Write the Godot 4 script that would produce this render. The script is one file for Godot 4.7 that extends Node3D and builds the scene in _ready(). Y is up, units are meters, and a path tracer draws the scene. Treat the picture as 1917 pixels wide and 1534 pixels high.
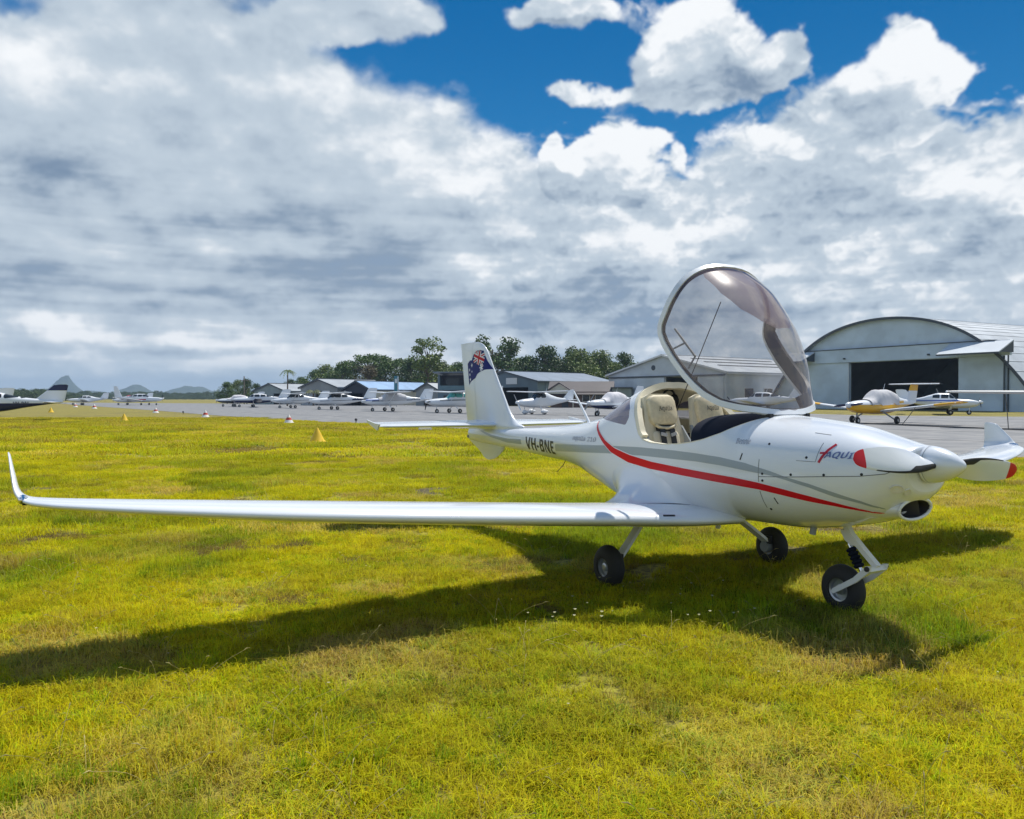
extends Node3D

# Light aircraft with its canopy open on the grass of a country airfield.
# Axes: x right, y up, the camera looks along -z; (x, d) below means x and distance d = -z.

var taken := {}
var M := {}
var rng := RandomNumberGenerator.new()


func _ready() -> void:
	rng.seed = 4711
	var cam := Camera3D.new()
	cam.name = "camera"
	cam.position = Vector3(0, 1.56, 0)
	cam.rotation = Vector3(-0.01455, 0, 0)
	cam.fov = 53.3
	cam.near = 0.05
	cam.far = 9000.0
	add_child(cam)
	cam.current = true

	var env := Environment.new()
	var sky := Sky.new()
	var pano := PanoramaSkyMaterial.new()
	pano.panorama = ImageTexture.create_from_image(sky_image())
	pano.energy_multiplier = 1.0
	sky.sky_material = pano
	env.background_mode = Environment.BG_SKY
	env.sky = sky
	env.background_energy_multiplier = 1.0
	env.tonemap_mode = Environment.TONE_MAPPER_LINEAR
	env.tonemap_exposure = 1.06
	env.sdfgi_enabled = true
	env.ssao_enabled = true
	env.ssil_enabled = true
	env.fog_enabled = true
	env.fog_light_color = Color(0.76, 0.87, 1.0)
	env.fog_density = 0.00024
	var we := WorldEnvironment.new()
	we.name = "world_environment"
	we.environment = env
	add_child(we)

	var sun := DirectionalLight3D.new()
	sun.name = "sun"
	sun.light_color = Color(1.0, 0.975, 0.93)
	sun.light_energy = 1.55
	sun.light_angular_distance = 0.55
	sun.shadow_enabled = true
	add_child(sun)
	sun.look_at_from_position(Vector3.ZERO, -sun_direction(), Vector3.UP)

	make_materials()
	build_ground()
	build_hills()
	build_buildings()
	build_trees()
	build_hero()
	build_parked_aircraft()
	build_markers()
	build_grass()


func sun_direction() -> Vector3:
	# towards the sun, read from where the wing, fin and nose shadows fall
	var b := Basis(Vector3.UP, -1.0588)
	return (b * Vector3(-0.20, 1.0, -0.56)).normalized()


# ---------------------------------------------------------------- naming

func numbered(called: String) -> String:
	if not taken.has(called):
		taken[called] = 0
		return called
	taken[called] += 1
	return "%s_%03d" % [called, taken[called]]


func tag(o: Node, label: String, category := "", group := "", kind := "") -> Node:
	if label: o.set_meta("label", label)
	if category: o.set_meta("category", category)
	if group: o.set_meta("group", group)
	if kind: o.set_meta("kind", kind)
	return o


func thing(called: String, label: String, category: String, at := Vector3.ZERO, turn := 0.0, group := "") -> Node3D:
	var o := Node3D.new()
	o.name = numbered(called)
	o.position = at
	o.rotation.y = turn
	add_child(o, true)
	tag(o, label, category, group)
	return o


func put(called: String, mesh: Mesh, mat: Material, parent: Node = null) -> MeshInstance3D:
	var o := MeshInstance3D.new()
	o.name = called if parent else numbered(called)
	o.mesh = mesh
	o.material_override = null
	if mesh is ArrayMesh:
		for i in mesh.get_surface_count():
			mesh.surface_set_material(i, mat)
	elif mesh is PrimitiveMesh:
		mesh.material = mat
	if parent:
		parent.add_child(o, true)
	else:
		add_child(o, true)
	return o


func struct(called: String, mesh: Mesh, mat: Material) -> MeshInstance3D:
	var o := put(called, mesh, mat)
	o.set_meta("kind", "structure")
	return o


# ---------------------------------------------------------------- materials

func lin(r: float, g: float, b: float) -> Color:
	return Color(r, g, b).linear_to_srgb()


func mat(key: String, c: Color, rough := 0.6, metal := 0.0) -> StandardMaterial3D:
	var m := StandardMaterial3D.new()
	m.resource_name = key
	m.albedo_color = c
	m.roughness = rough
	m.metallic = metal
	M[key] = m
	return m


func noise_tex(seed_: int, freq: float, size: int, c0: Color, c1: Color, octaves := 5, lo := 0.25, hi := 0.75) -> NoiseTexture2D:
	var n := FastNoiseLite.new()
	n.seed = seed_
	n.frequency = freq
	n.fractal_octaves = octaves
	var g := Gradient.new()
	g.set_color(0, c0)
	g.set_color(1, c1)
	g.set_offset(0, lo)
	g.set_offset(1, hi)
	var t := NoiseTexture2D.new()
	t.width = size
	t.height = size
	t.seamless = true
	t.noise = n
	t.color_ramp = g
	return t


func triplanar(m: StandardMaterial3D, tex: Texture2D, scale_: float, world := true) -> void:
	m.albedo_texture = tex
	m.uv1_triplanar = true
	m.uv1_world_triplanar = world
	m.uv1_scale = Vector3.ONE * scale_


func make_materials() -> void:
	var w := mat("white_gelcoat", lin(0.745, 0.775, 0.815), 0.22)
	w.clearcoat_enabled = true
	w.clearcoat = 0.7
	w.clearcoat_roughness = 0.05
	w = mat("white_paint", lin(0.73, 0.76, 0.80), 0.3)
	mat("white_metal", lin(0.72, 0.72, 0.70), 0.35)
	w = mat("red_vinyl", lin(0.62, 0.008, 0.018), 0.35)
	w.metallic_specular = 0.35
	w = mat("grey_vinyl", lin(0.31, 0.36, 0.40), 0.22)
	w.clearcoat_enabled = true
	mat("black_print", lin(0.02, 0.02, 0.022), 0.4)
	mat("grey_print", lin(0.28, 0.29, 0.36), 0.4)
	mat("blue_print", lin(0.14, 0.18, 0.36), 0.4)
	mat("red_print", lin(0.5, 0.012, 0.03), 0.4)
	mat("seam", lin(0.16, 0.17, 0.18), 0.6)
	mat("black_rubber", lin(0.018, 0.018, 0.019), 0.75)
	mat("black_plastic", lin(0.015, 0.016, 0.02), 0.5)
	mat("dark_navy", lin(0.010, 0.014, 0.028), 0.85).metallic_specular = 0.25
	mat("duct_shade_grey", lin(0.055, 0.055, 0.06), 0.6)  # near-black: the shade inside the chin intake is put into this colour
	mat("alloy", lin(0.45, 0.47, 0.5), 0.35, 0.75)
	mat("chrome", lin(0.75, 0.76, 0.78), 0.12, 1.0)
	var leather := mat("cream_leather", lin(0.76, 0.67, 0.47), 0.55)
	triplanar(leather, noise_tex(5, 0.03, 256, Color(0.93, 0.93, 0.93), Color(1, 1, 1)), 3.0, false)
	mat("cream_trim", lin(0.74, 0.69, 0.54), 0.6)
	mat("grey_shell", lin(0.30, 0.33, 0.35), 0.45)
	mat("interior_tan", lin(0.30, 0.24, 0.14), 0.8)
	mat("webbing", lin(0.03, 0.035, 0.045), 0.8)
	mat("silver_webbing", lin(0.42, 0.44, 0.46), 0.6)
	var gl := mat("canopy_glass", Color(0.50, 0.42, 0.40, 0.38), 0.03)
	gl.transparency = BaseMaterial3D.TRANSPARENCY_ALPHA
	gl = mat("sunshade_cloth", Color(0.66, 0.56, 0.56, 0.72), 0.32)
	gl.transparency = BaseMaterial3D.TRANSPARENCY_ALPHA
	gl = mat("window_tint", Color(0.60, 0.57, 0.66, 0.55), 0.05)
	gl.transparency = BaseMaterial3D.TRANSPARENCY_ALPHA
	mat("far_glass", lin(0.02, 0.025, 0.03), 0.08)
	mat("teal_glass", lin(0.08, 0.36, 0.33), 0.1)
	mat("yellow_paint", lin(0.78, 0.42, 0.010), 0.35)
	mat("marker_yellow", lin(0.78, 0.50, 0.015), 0.55)
	mat("marker_white", lin(0.74, 0.73, 0.70), 0.6)
	mat("marker_red", lin(0.52, 0.06, 0.03), 0.6)
	mat("navy_paint", lin(0.012, 0.018, 0.075), 0.25)
	mat("blue_paint", lin(0.05, 0.11, 0.42), 0.3)
	mat("cover_cloth", lin(0.50, 0.50, 0.52), 0.8)
	mat("light_cloth", lin(0.62, 0.61, 0.64), 0.8)
	mat("red_cloth", lin(0.45, 0.03, 0.06), 0.7)
	mat("steel_grey", lin(0.24, 0.26, 0.28), 0.5)
	mat("rope", lin(0.12, 0.11, 0.10), 0.9)


# ---------------------------------------------------------------- mesh helpers

class Mesher:
	var v := PackedVector3Array()
	var n := PackedVector3Array()
	var uv := PackedVector2Array()
	var c := PackedColorArray()
	var idx := PackedInt32Array()
	var coloured := false
	var textured := false

	func add(p: Vector3, nn: Vector3, u := Vector2.ZERO, col := Color.WHITE) -> int:
		v.append(p)
		n.append(nn)
		if textured: uv.append(u)
		if coloured: c.append(col)
		return v.size() - 1

	func tri(a: int, b: int, d: int) -> void:
		# wound so that the front is where the normals point
		var g := (v[b] - v[a]).cross(v[d] - v[a])
		if g.dot(n[a] + n[b] + n[d]) > 0.0:
			idx.append(a); idx.append(d); idx.append(b)
		else:
			idx.append(a); idx.append(b); idx.append(d)

	func flat(a: Vector3, b: Vector3, d: Vector3, nn: Vector3, col := Color.WHITE) -> void:
		var i := add(a, nn, Vector2.ZERO, col)
		add(b, nn, Vector2.ZERO, col)
		add(d, nn, Vector2.ZERO, col)
		tri(i, i + 1, i + 2)

	func quad(a: Vector3, b: Vector3, d: Vector3, e: Vector3, nn: Vector3, col := Color.WHITE) -> void:
		var i := add(a, nn, Vector2(0, 0), col)
		add(b, nn, Vector2(1, 0), col)
		add(d, nn, Vector2(1, 1), col)
		add(e, nn, Vector2(0, 1), col)
		tri(i, i + 1, i + 2)
		tri(i, i + 2, i + 3)

	func box(at: Vector3, size: Vector3, b := Basis.IDENTITY, col := Color.WHITE) -> void:
		var h := size * 0.5
		for ax in 3:
			for s in [-1.0, 1.0]:
				var nn := Vector3.ZERO
				nn[ax] = s
				var u := Vector3.ZERO
				u[(ax + 1) % 3] = h[(ax + 1) % 3]
				var w := Vector3.ZERO
				w[(ax + 2) % 3] = h[(ax + 2) % 3]
				var o := nn * h[ax]
				quad(at + b * (o - u - w), at + b * (o + u - w), at + b * (o + u + w), at + b * (o - u + w), b * nn, col)

	func tube(path: Array, radii: Array, sides := 10, caps := true) -> void:
		var rings := []
		for k in path.size():
			var t: Vector3 = (path[mini(k + 1, path.size() - 1)] - path[maxi(k - 1, 0)]).normalized()
			var ref := Vector3.UP if absf(t.y) < 0.9 else Vector3.RIGHT
			var e1 := t.cross(ref).normalized()
			var e2 := t.cross(e1)
			var ring := []
			for s in sides:
				var a := TAU * s / sides
				var d := e1 * cos(a) + e2 * sin(a)
				ring.append(add(path[k] + d * radii[k], d))
			rings.append(ring)
		for k in path.size() - 1:
			for s in sides:
				var s2 := (s + 1) % sides
				tri(rings[k][s], rings[k][s2], rings[k + 1][s2])
				tri(rings[k][s], rings[k + 1][s2], rings[k + 1][s])
		if caps:
			for e in [0, path.size() - 1]:
				var t: Vector3 = (path[0] - path[1]).normalized() if e == 0 else (path[e] - path[e - 1]).normalized()
				var c0 := add(path[e], t)
				var first := -1
				var prev := -1
				for s in sides:
					var q := add(v[rings[e][s]], t)
					if prev >= 0: tri(c0, prev, q)
					else: first = q
					prev = q
				tri(c0, prev, first)

	# a lathe round the z axis: profile of (radius, z), placed by a transform
	func lathe(profile: Array, sides: int, xf := Transform3D.IDENTITY, col := Color.WHITE) -> void:
		for k in profile.size() - 1:
			var p0: Vector2 = profile[k]
			var p1: Vector2 = profile[k + 1]
			var d := (p1 - p0).normalized()
			var nr := Vector2(d.y, -d.x)
			var base := -1
			for s in sides + 1:
				var a := TAU * s / sides
				var cs := cos(a)
				var sn := sin(a)
				var nn := xf.basis * Vector3(nr.x * cs, nr.x * sn, nr.y)
				var i := add(xf * Vector3(p0.x * cs, p0.x * sn, p0.y), nn, Vector2.ZERO, col)
				add(xf * Vector3(p1.x * cs, p1.x * sn, p1.y), nn, Vector2.ZERO, col)
				if base >= 0:
					tri(base, i, i + 1)
					tri(base, i + 1, base + 1)
				base = i

	func mesh() -> ArrayMesh:
		var a := []
		a.resize(Mesh.ARRAY_MAX)
		a[Mesh.ARRAY_VERTEX] = v
		a[Mesh.ARRAY_NORMAL] = n
		if textured: a[Mesh.ARRAY_TEX_UV] = uv
		if coloured: a[Mesh.ARRAY_COLOR] = c
		a[Mesh.ARRAY_INDEX] = idx
		var m := ArrayMesh.new()
		if idx.size(): m.add_surface_from_arrays(Mesh.PRIMITIVE_TRIANGLES, a)
		return m


func pch(x: float, xs: Array, ys: Array) -> float:
	# monotone cubic through the points
	var n := xs.size()
	if x <= xs[0]: return ys[0]
	if x >= xs[n - 1]: return ys[n - 1]
	var i := 0
	while i < n - 2 and x > xs[i + 1]: i += 1
	var h: float = xs[i + 1] - xs[i]
	var d: float = (ys[i + 1] - ys[i]) / h
	var m0 := d
	var m1 := d
	if i > 0:
		var dp: float = (ys[i] - ys[i - 1]) / (xs[i] - xs[i - 1])
		m0 = 2.0 * d * dp / (d + dp) if d * dp > 0.0 else 0.0
	if i < n - 2:
		var dn: float = (ys[i + 2] - ys[i + 1]) / (xs[i + 2] - xs[i + 1])
		m1 = 2.0 * d * dn / (d + dn) if d * dn > 0.0 else 0.0
	var t: float = (x - xs[i]) / h
	var t2 := t * t
	var t3 := t2 * t
	return (2 * t3 - 3 * t2 + 1) * ys[i] + (t3 - 2 * t2 + t) * h * m0 + (3 * t2 - 2 * t3) * ys[i + 1] + (t3 - t2) * h * m1


func lin_at(x: float, xs: Array, ys: Array) -> float:
	var n := xs.size()
	if x <= xs[0]: return ys[0]
	for i in n - 1:
		if x <= xs[i + 1]:
			return lerpf(ys[i], ys[i + 1], (x - xs[i]) / (xs[i + 1] - xs[i]))
	return ys[n - 1]


func steps(a: float, b: float, n: int) -> PackedFloat32Array:
	var o := PackedFloat32Array()
	for i in n + 1: o.append(a + (b - a) * i / n)
	return o


# The part of the surface fn(u, v) where clip(u, v, point) > 0, pushed out by lift; outward is where the normal sign says.
func sheet(fn: Callable, us: PackedFloat32Array, vs: PackedFloat32Array, flip := 1.0, clip = null, lift := 0.0, uvf = null) -> Mesher:
	var m := Mesher.new()
	m.textured = uvf != null
	var nu := us.size()
	var nv := vs.size()
	var P := PackedVector3Array()
	P.resize(nu * nv)
	for i in nu:
		for j in nv:
			P[i * nv + j] = fn.call(us[i], vs[j])
	var closed: bool = P[0].distance_to(P[nv - 1]) < 1e-4 and P[(nu / 2) * nv].distance_to(P[(nu / 2) * nv + nv - 1]) < 1e-4
	var N := PackedVector3Array()
	N.resize(nu * nv)
	for i in nu:
		for j in nv:
			var a := P[mini(i + 1, nu - 1) * nv + j] - P[maxi(i - 1, 0) * nv + j]
			var j0 := j - 1
			var j1 := j + 1
			if closed:
				if j0 < 0: j0 = nv - 2
				if j1 > nv - 1: j1 = 1
			else:
				j0 = maxi(j0, 0)
				j1 = mini(j1, nv - 1)
			var b := P[i * nv + j1] - P[i * nv + j0]
			var nn := a.cross(b)
			N[i * nv + j] = nn.normalized() * flip if nn.length() > 1e-12 else Vector3.UP
	var has: bool = clip != null
	var F := PackedFloat32Array()
	if has:
		F.resize(nu * nv)
		for i in nu:
			for j in nv:
				F[i * nv + j] = clip.call(us[i], vs[j], P[i * nv + j])
	var at := PackedInt32Array()
	at.resize(nu * nv)
	at.fill(-1)
	for i in nu - 1:
		for j in nv - 1:
			var q := [i * nv + j, (i + 1) * nv + j, (i + 1) * nv + j + 1, i * nv + j + 1]
			var inside := 0
			if has:
				for k in 4:
					if F[q[k]] > 0.0: inside += 1
				if inside == 0: continue
			if not has or inside == 4:
				for k in 4:
					if at[q[k]] < 0:
						var p := P[q[k]]
						at[q[k]] = m.add(p + N[q[k]] * lift, N[q[k]], uvf.call(p) if m.textured else Vector2.ZERO)
				if P[q[0]].distance_squared_to(P[q[1]]) > 1e-12 or P[q[2]].distance_squared_to(P[q[3]]) > 1e-12:
					m.tri(at[q[0]], at[q[1]], at[q[2]])
					m.tri(at[q[0]], at[q[2]], at[q[3]])
				continue
			for half in [[0, 1, 2], [0, 2, 3]]:
				var pts := []
				for k in 3:
					var ia: int = q[half[k]]
					var ib: int = q[half[(k + 1) % 3]]
					if F[ia] > 0.0:
						pts.append([P[ia], N[ia]])
					if (F[ia] > 0.0) != (F[ib] > 0.0):
						var t := F[ia] / (F[ia] - F[ib])
						pts.append([P[ia].lerp(P[ib], t), N[ia].lerp(N[ib], t).normalized()])
				if pts.size() < 3: continue
				var first := m.v.size()
				for e in pts:
					m.add(e[0] + e[1] * lift, e[1], uvf.call(e[0]) if m.textured else Vector2.ZERO)
				for k in range(1, pts.size() - 1):
					m.tri(first, first + k, first + k + 1)
	return m


# signed distance to a polygon, positive inside
func inside(poly: PackedVector2Array, p: Vector2) -> float:
	var d := 1e9
	var s := -1.0
	var n := poly.size()
	var j := n - 1
	for i in n:
		var e := poly[j] - poly[i]
		var w := p - poly[i]
		var b := w - e * clampf(w.dot(e) / e.dot(e), 0.0, 1.0)
		d = minf(d, b.length_squared())
		if (poly[i].y > p.y) != (poly[j].y > p.y) and p.x < (poly[j].x - poly[i].x) * (p.y - poly[i].y) / (poly[j].y - poly[i].y) + poly[i].x:
			s = -s
		j = i
	return s * sqrt(d)


# a bar of rectangular section swept along points with outward normals; wide across, thick along the normal
func strap(points: Array, normals: Array, wide: float, lo: float, hi: float, closed := false, shift := 0.0) -> Mesher:
	var m := Mesher.new()
	var n := points.size()
	var R := []
	for k in n:
		var a: Vector3 = points[(k - 1 + n) % n] if closed else points[maxi(k - 1, 0)]
		var b: Vector3 = points[(k + 1) % n] if closed else points[mini(k + 1, n - 1)]
		var t := (b - a).normalized()
		var nn: Vector3 = (normals[k] - t * t.dot(normals[k])).normalized()
		var s := t.cross(nn)
		R.append([points[k] + s * (shift - wide / 2) + nn * lo, points[k] + s * (shift + wide / 2) + nn * lo, points[k] + s * (shift + wide / 2) + nn * hi, points[k] + s * (shift - wide / 2) + nn * hi, -nn, s, nn, -s])
	for k in (n if closed else n - 1):
		var A: Array = R[k]
		var B: Array = R[(k + 1) % n]
		for f in 4:
			var g := (f + 1) % 4
			var i := m.add(A[f], A[4 + f])
			m.add(A[g], A[4 + f])
			m.add(B[g], B[4 + f])
			m.add(B[f], B[4 + f])
			m.tri(i, i + 1, i + 2)
			m.tri(i, i + 2, i + 3)
	if not closed:
		for e in [0, n - 1]:
			var t: Vector3 = points[1] - points[0] if e else points[0] - points[1]
			if e: t = points[n - 1] - points[n - 2]
			m.quad(R[e][0], R[e][1], R[e][2], R[e][3], t.normalized())
	return m


# a plate: a flat outline in (x, y) with thickness along z and a small chamfer
func plate(outline: PackedVector2Array, thick: float, xf := Transform3D.IDENTITY) -> Mesher:
	var m := Mesher.new()
	var tris := Geometry2D.triangulate_polygon(outline)
	for s in [-1.0, 1.0]:
		var nn: Vector3 = xf.basis * Vector3(0, 0, s)
		var first := m.v.size()
		for p in outline: m.add(xf * Vector3(p.x, p.y, s * thick / 2), nn)
		for k in range(0, tris.size(), 3):
			m.tri(first + tris[k], first + tris[k + 1], first + tris[k + 2])
	var cw := Geometry2D.is_polygon_clockwise(outline)
	for k in outline.size():
		var a := outline[k]
		var b := outline[(k + 1) % outline.size()]
		var e := (b - a).normalized()
		var nn := Vector3(e.y, -e.x, 0) * (-1.0 if cw else 1.0)
		m.quad(xf * Vector3(a.x, a.y, -thick / 2), xf * Vector3(b.x, b.y, -thick / 2), xf * Vector3(b.x, b.y, thick / 2), xf * Vector3(a.x, a.y, thick / 2), xf.basis * nn)
	return m


# flat lettering as a triangle list in its own plane
func letters(text: String, face: String, bold := false, italic := false) -> PackedVector3Array:
	var f := SystemFont.new()
	f.font_names = PackedStringArray([face])
	f.font_weight = 700 if bold else 400
	var fv := FontVariation.new()
	fv.base_font = f
	if italic: fv.variation_transform = Transform2D(Vector2(1, 0), Vector2(0.25, 1), Vector2.ZERO)
	var t := TextMesh.new()
	t.text = text
	t.font = fv
	t.font_size = 64
	t.pixel_size = 0.01
	t.depth = 0.0
	t.curve_step = 2.0
	var out := PackedVector3Array()
	for s in t.get_surface_count():
		var a := t.surface_get_arrays(s)
		var vv: PackedVector3Array = a[Mesh.ARRAY_VERTEX]
		var ii: PackedInt32Array = a[Mesh.ARRAY_INDEX] if a[Mesh.ARRAY_INDEX] != null else PackedInt32Array(range(vv.size()))
		for i in ii: out.append(vv[i])
	return out


# lettering laid into the quad tl, tr, bl by on(x, y) -> [point, normal]
func lettering(text: String, face: String, bold: bool, on: Callable, italic := false) -> Mesher:
	var tri := letters(text, face, bold, italic)
	var lo := Vector2(1e9, 1e9)
	var hi := -lo
	for p in tri:
		lo = lo.min(Vector2(p.x, p.y))
		hi = hi.max(Vector2(p.x, p.y))
	var m := Mesher.new()
	var unit := hi - lo
	var todo := []
	for k in range(0, tri.size(), 3):
		todo.append([Vector2(tri[k].x, tri[k].y), Vector2(tri[k + 1].x, tri[k + 1].y), Vector2(tri[k + 2].x, tri[k + 2].y)])
	while todo.size():
		var t: Array = todo.pop_back()
		# long pieces are halved so that they follow the surface
		var cut := -1
		var most := unit.y * 0.35
		for e in 3:
			var l: float = t[e].distance_to(t[(e + 1) % 3])
			if l > most:
				most = l
				cut = e
		if cut >= 0:
			var mid: Vector2 = (t[cut] + t[(cut + 1) % 3]) / 2.0
			todo.append([t[cut], mid, t[(cut + 2) % 3]])
			todo.append([mid, t[(cut + 1) % 3], t[(cut + 2) % 3]])
			continue
		var ids := []
		for q in t:
			var r: Array = on.call((q.x - lo.x) / unit.x, (q.y - lo.y) / unit.y)
			ids.append(m.add(r[0], r[1]))
		m.tri(ids[0], ids[1], ids[2])
	return m


# ---------------------------------------------------------------- sky

# how far below the upper edge of the cloud deck a place of the sky is; places are in thousandths of the tangent: (right, up)
func sky_image() -> Image:
	var W := 4096
	var H := 2048
	var big := FastNoiseLite.new()
	big.seed = 11
	big.frequency = 1.0
	big.fractal_octaves = 5
	big.fractal_gain = 0.52
	var fine := FastNoiseLite.new()
	fine.seed = 23
	fine.frequency = 1.0
	fine.fractal_octaves = 5
	fine.fractal_gain = 0.55
	var puff := FastNoiseLite.new()
	puff.seed = 31
	puff.noise_type = FastNoiseLite.TYPE_CELLULAR
	puff.cellular_return_type = FastNoiseLite.RETURN_DISTANCE
	puff.frequency = 1.0
	puff.fractal_type = FastNoiseLite.FRACTAL_FBM
	puff.fractal_octaves = 3
	puff.fractal_gain = 0.5
	var ctx := [big, fine, puff]
	# a coarse sky all round, then the quarter that holds the near cloud deck again in full
	var cw := W / 4
	var ch := H / 4
	var im := Image.create(cw, ch, false, Image.FORMAT_RGBF)
	for y in ch / 2 + 2:
		for x in cw:
			im.set_pixel(x, y, sky_colour((x + 0.5) / cw * TAU, PI / 2 - (y + 0.5) / ch * PI, ctx))
	for y in range(ch / 2 + 2, ch):
		for x in cw:
			im.set_pixel(x, y, Color(0.18, 0.20, 0.10))
	im.resize(W, H, Image.INTERPOLATE_CUBIC)
	var half := int(W * 39.0 / 360.0)
	var rows := int(H * 35.0 / 180.0)
	for y in range(H / 2 - rows, H / 2):
		var el := PI / 2 - (y + 0.5) / H * PI
		for k in range(-half, half):
			var x := (k + W) % W
			im.set_pixel(x, y, sky_colour((x + 0.5) / W * TAU, el, ctx))
	return im


func blob(s: float, t: float, x: float, y: float, rx: float, ry: float) -> float:
	# x, y, rx, ry in pixels of the 1917 wide photograph, turned into tangents
	var a := (s - (x - 958.5) / 1528.3) * 1528.3 / rx
	var b := (t - (745.0 - y) / 1528.3) * 1528.3 / ry
	var q := a * a + b * b
	return exp(-q) if q < 9.0 else 0.0


const EDGE_X := [-500.0, 0.0, 300.0, 520.0, 700.0, 850.0, 960.0, 1010.0, 1100.0, 1200.0, 1280.0, 1330.0, 1400.0, 1500.0, 1600.0, 1700.0, 1800.0, 1917.0, 2400.0]
const EDGE_Y := [-160.0, -70.0, -70.0, -20.0, 130.0, 205.0, 268.0, 295.0, 300.0, 335.0, 345.0, 300.0, 250.0, 205.0, 195.0, 225.0, 240.0, 225.0, 150.0]
const PUFFS := [[1090, 24, 92, 32, 1.0], [1010, 42, 55, 22, 0.75], [1330, 84, 76, 72, 1.45], [1262, 120, 56, 66, 1.1], [1430, 135, 75, 42, 0.95], [1485, 92, 36, 34, 0.85], [1290, 165, 80, 46, 1.0], [1080, 172, 48, 20, 0.95], [1170, 186, 40, 16, 0.6], [1148, 282, 50, 48, 1.35], [1160, 320, 80, 40, 1.2], [1042, 286, 22, 34, 1.2], [1060, 320, 60, 30, 1.0], [1690, 96, 58, 54, 1.3], [1770, 140, 52, 42, 1.2], [1650, 185, 90, 55, 1.1], [1240, 268, 26, 20, 0.6], [1276, 305, 16, 40, 0.6], [745, 38, 90, 50, 1.0], [640, 50, 110, 60, 0.9], [800, 60, 36, 22, 0.5], [560, 30, 120, 60, 0.8], [740, 185, 50, 14, 0.5]]
const HOLES := [[30, 22, 75, 40, 0.9], [640, 100, 70, 22, 0.35], [450, 20, 60, 22, 0.35], [560, 110, 60, 20, 0.25], [1620, 255, 36, 24, 0.35], [1430, 470, 60, 18, 0.45]]
const DARK := [[110, 330, 210, 46, 0.36], [430, 435, 240, 54, 0.34], [900, 585, 340, 40, 0.36], [620, 520, 180, 34, 0.2], [1820, 435, 170, 56, 0.40], [1210, 590, 130, 50, 0.22], [40, 250, 90, 60, 0.2], [350, 560, 300, 26, 0.24], [1650, 590, 260, 40, 0.22], [700, 470, 240, 50, 0.2], [1150, 500, 160, 40, 0.12], [100, 500, 160, 30, 0.2], [1380, 150, 130, 50, 0.15], [1290, 190, 80, 40, 0.14], [1100, 50, 140, 30, 0.2], [1100, 190, 80, 20, 0.2], [1640, 230, 120, 40, 0.12], [980, 400, 200, 50, 0.12]]
const BRIGHT := [[70, 120, 90, 60, 0.35], [430, 300, 70, 44, 0.16], [240, 260, 60, 30, 0.14], [900, 495, 90, 40, 0.26], [60, 606, 60, 22, 0.5], [140, 622, 60, 20, 0.42], [230, 640, 50, 14, 0.34], [345, 632, 55, 16, 0.42], [420, 640, 40, 12, 0.3], [1150, 275, 90, 60, 0.5], [1042, 280, 40, 40, 0.4], [1710, 110, 110, 80, 0.5], [1320, 60, 130, 80, 0.12], [1250, 400, 140, 60, 0.12], [1500, 490, 130, 50, 0.2], [1900, 330, 120, 70, 0.2], [700, 250, 160, 70, 0.1], [640, 640, 140, 16, 0.3], [480, 672, 260, 16, 0.36], [100, 668, 180, 14, 0.36], [330, 690, 240, 10, 0.25], [300, 340, 160, 50, 0.1], [860, 690, 160, 14, 0.2], [1880, 600, 120, 20, 0.16], [250, 460, 140, 26, 0.16]]


func front_cover(ss: float, tt: float, ey: float) -> float:
	var e := clampf((ey - tt) * 14.0, -1.1, 1.3)
	var g := 0.0
	for b in PUFFS:
		g += blob(ss, tt, b[0], b[1], b[2], b[3]) * b[4]
	var pe := minf(-0.9 + g * 1.7, 0.9)
	if pe > e: e = lerpf(e, pe, smoothstep(0.0, 0.4, pe - e))
	for b in HOLES:
		e -= blob(ss, tt, b[0], b[1], b[2], b[3]) * b[4]
	return e


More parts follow.
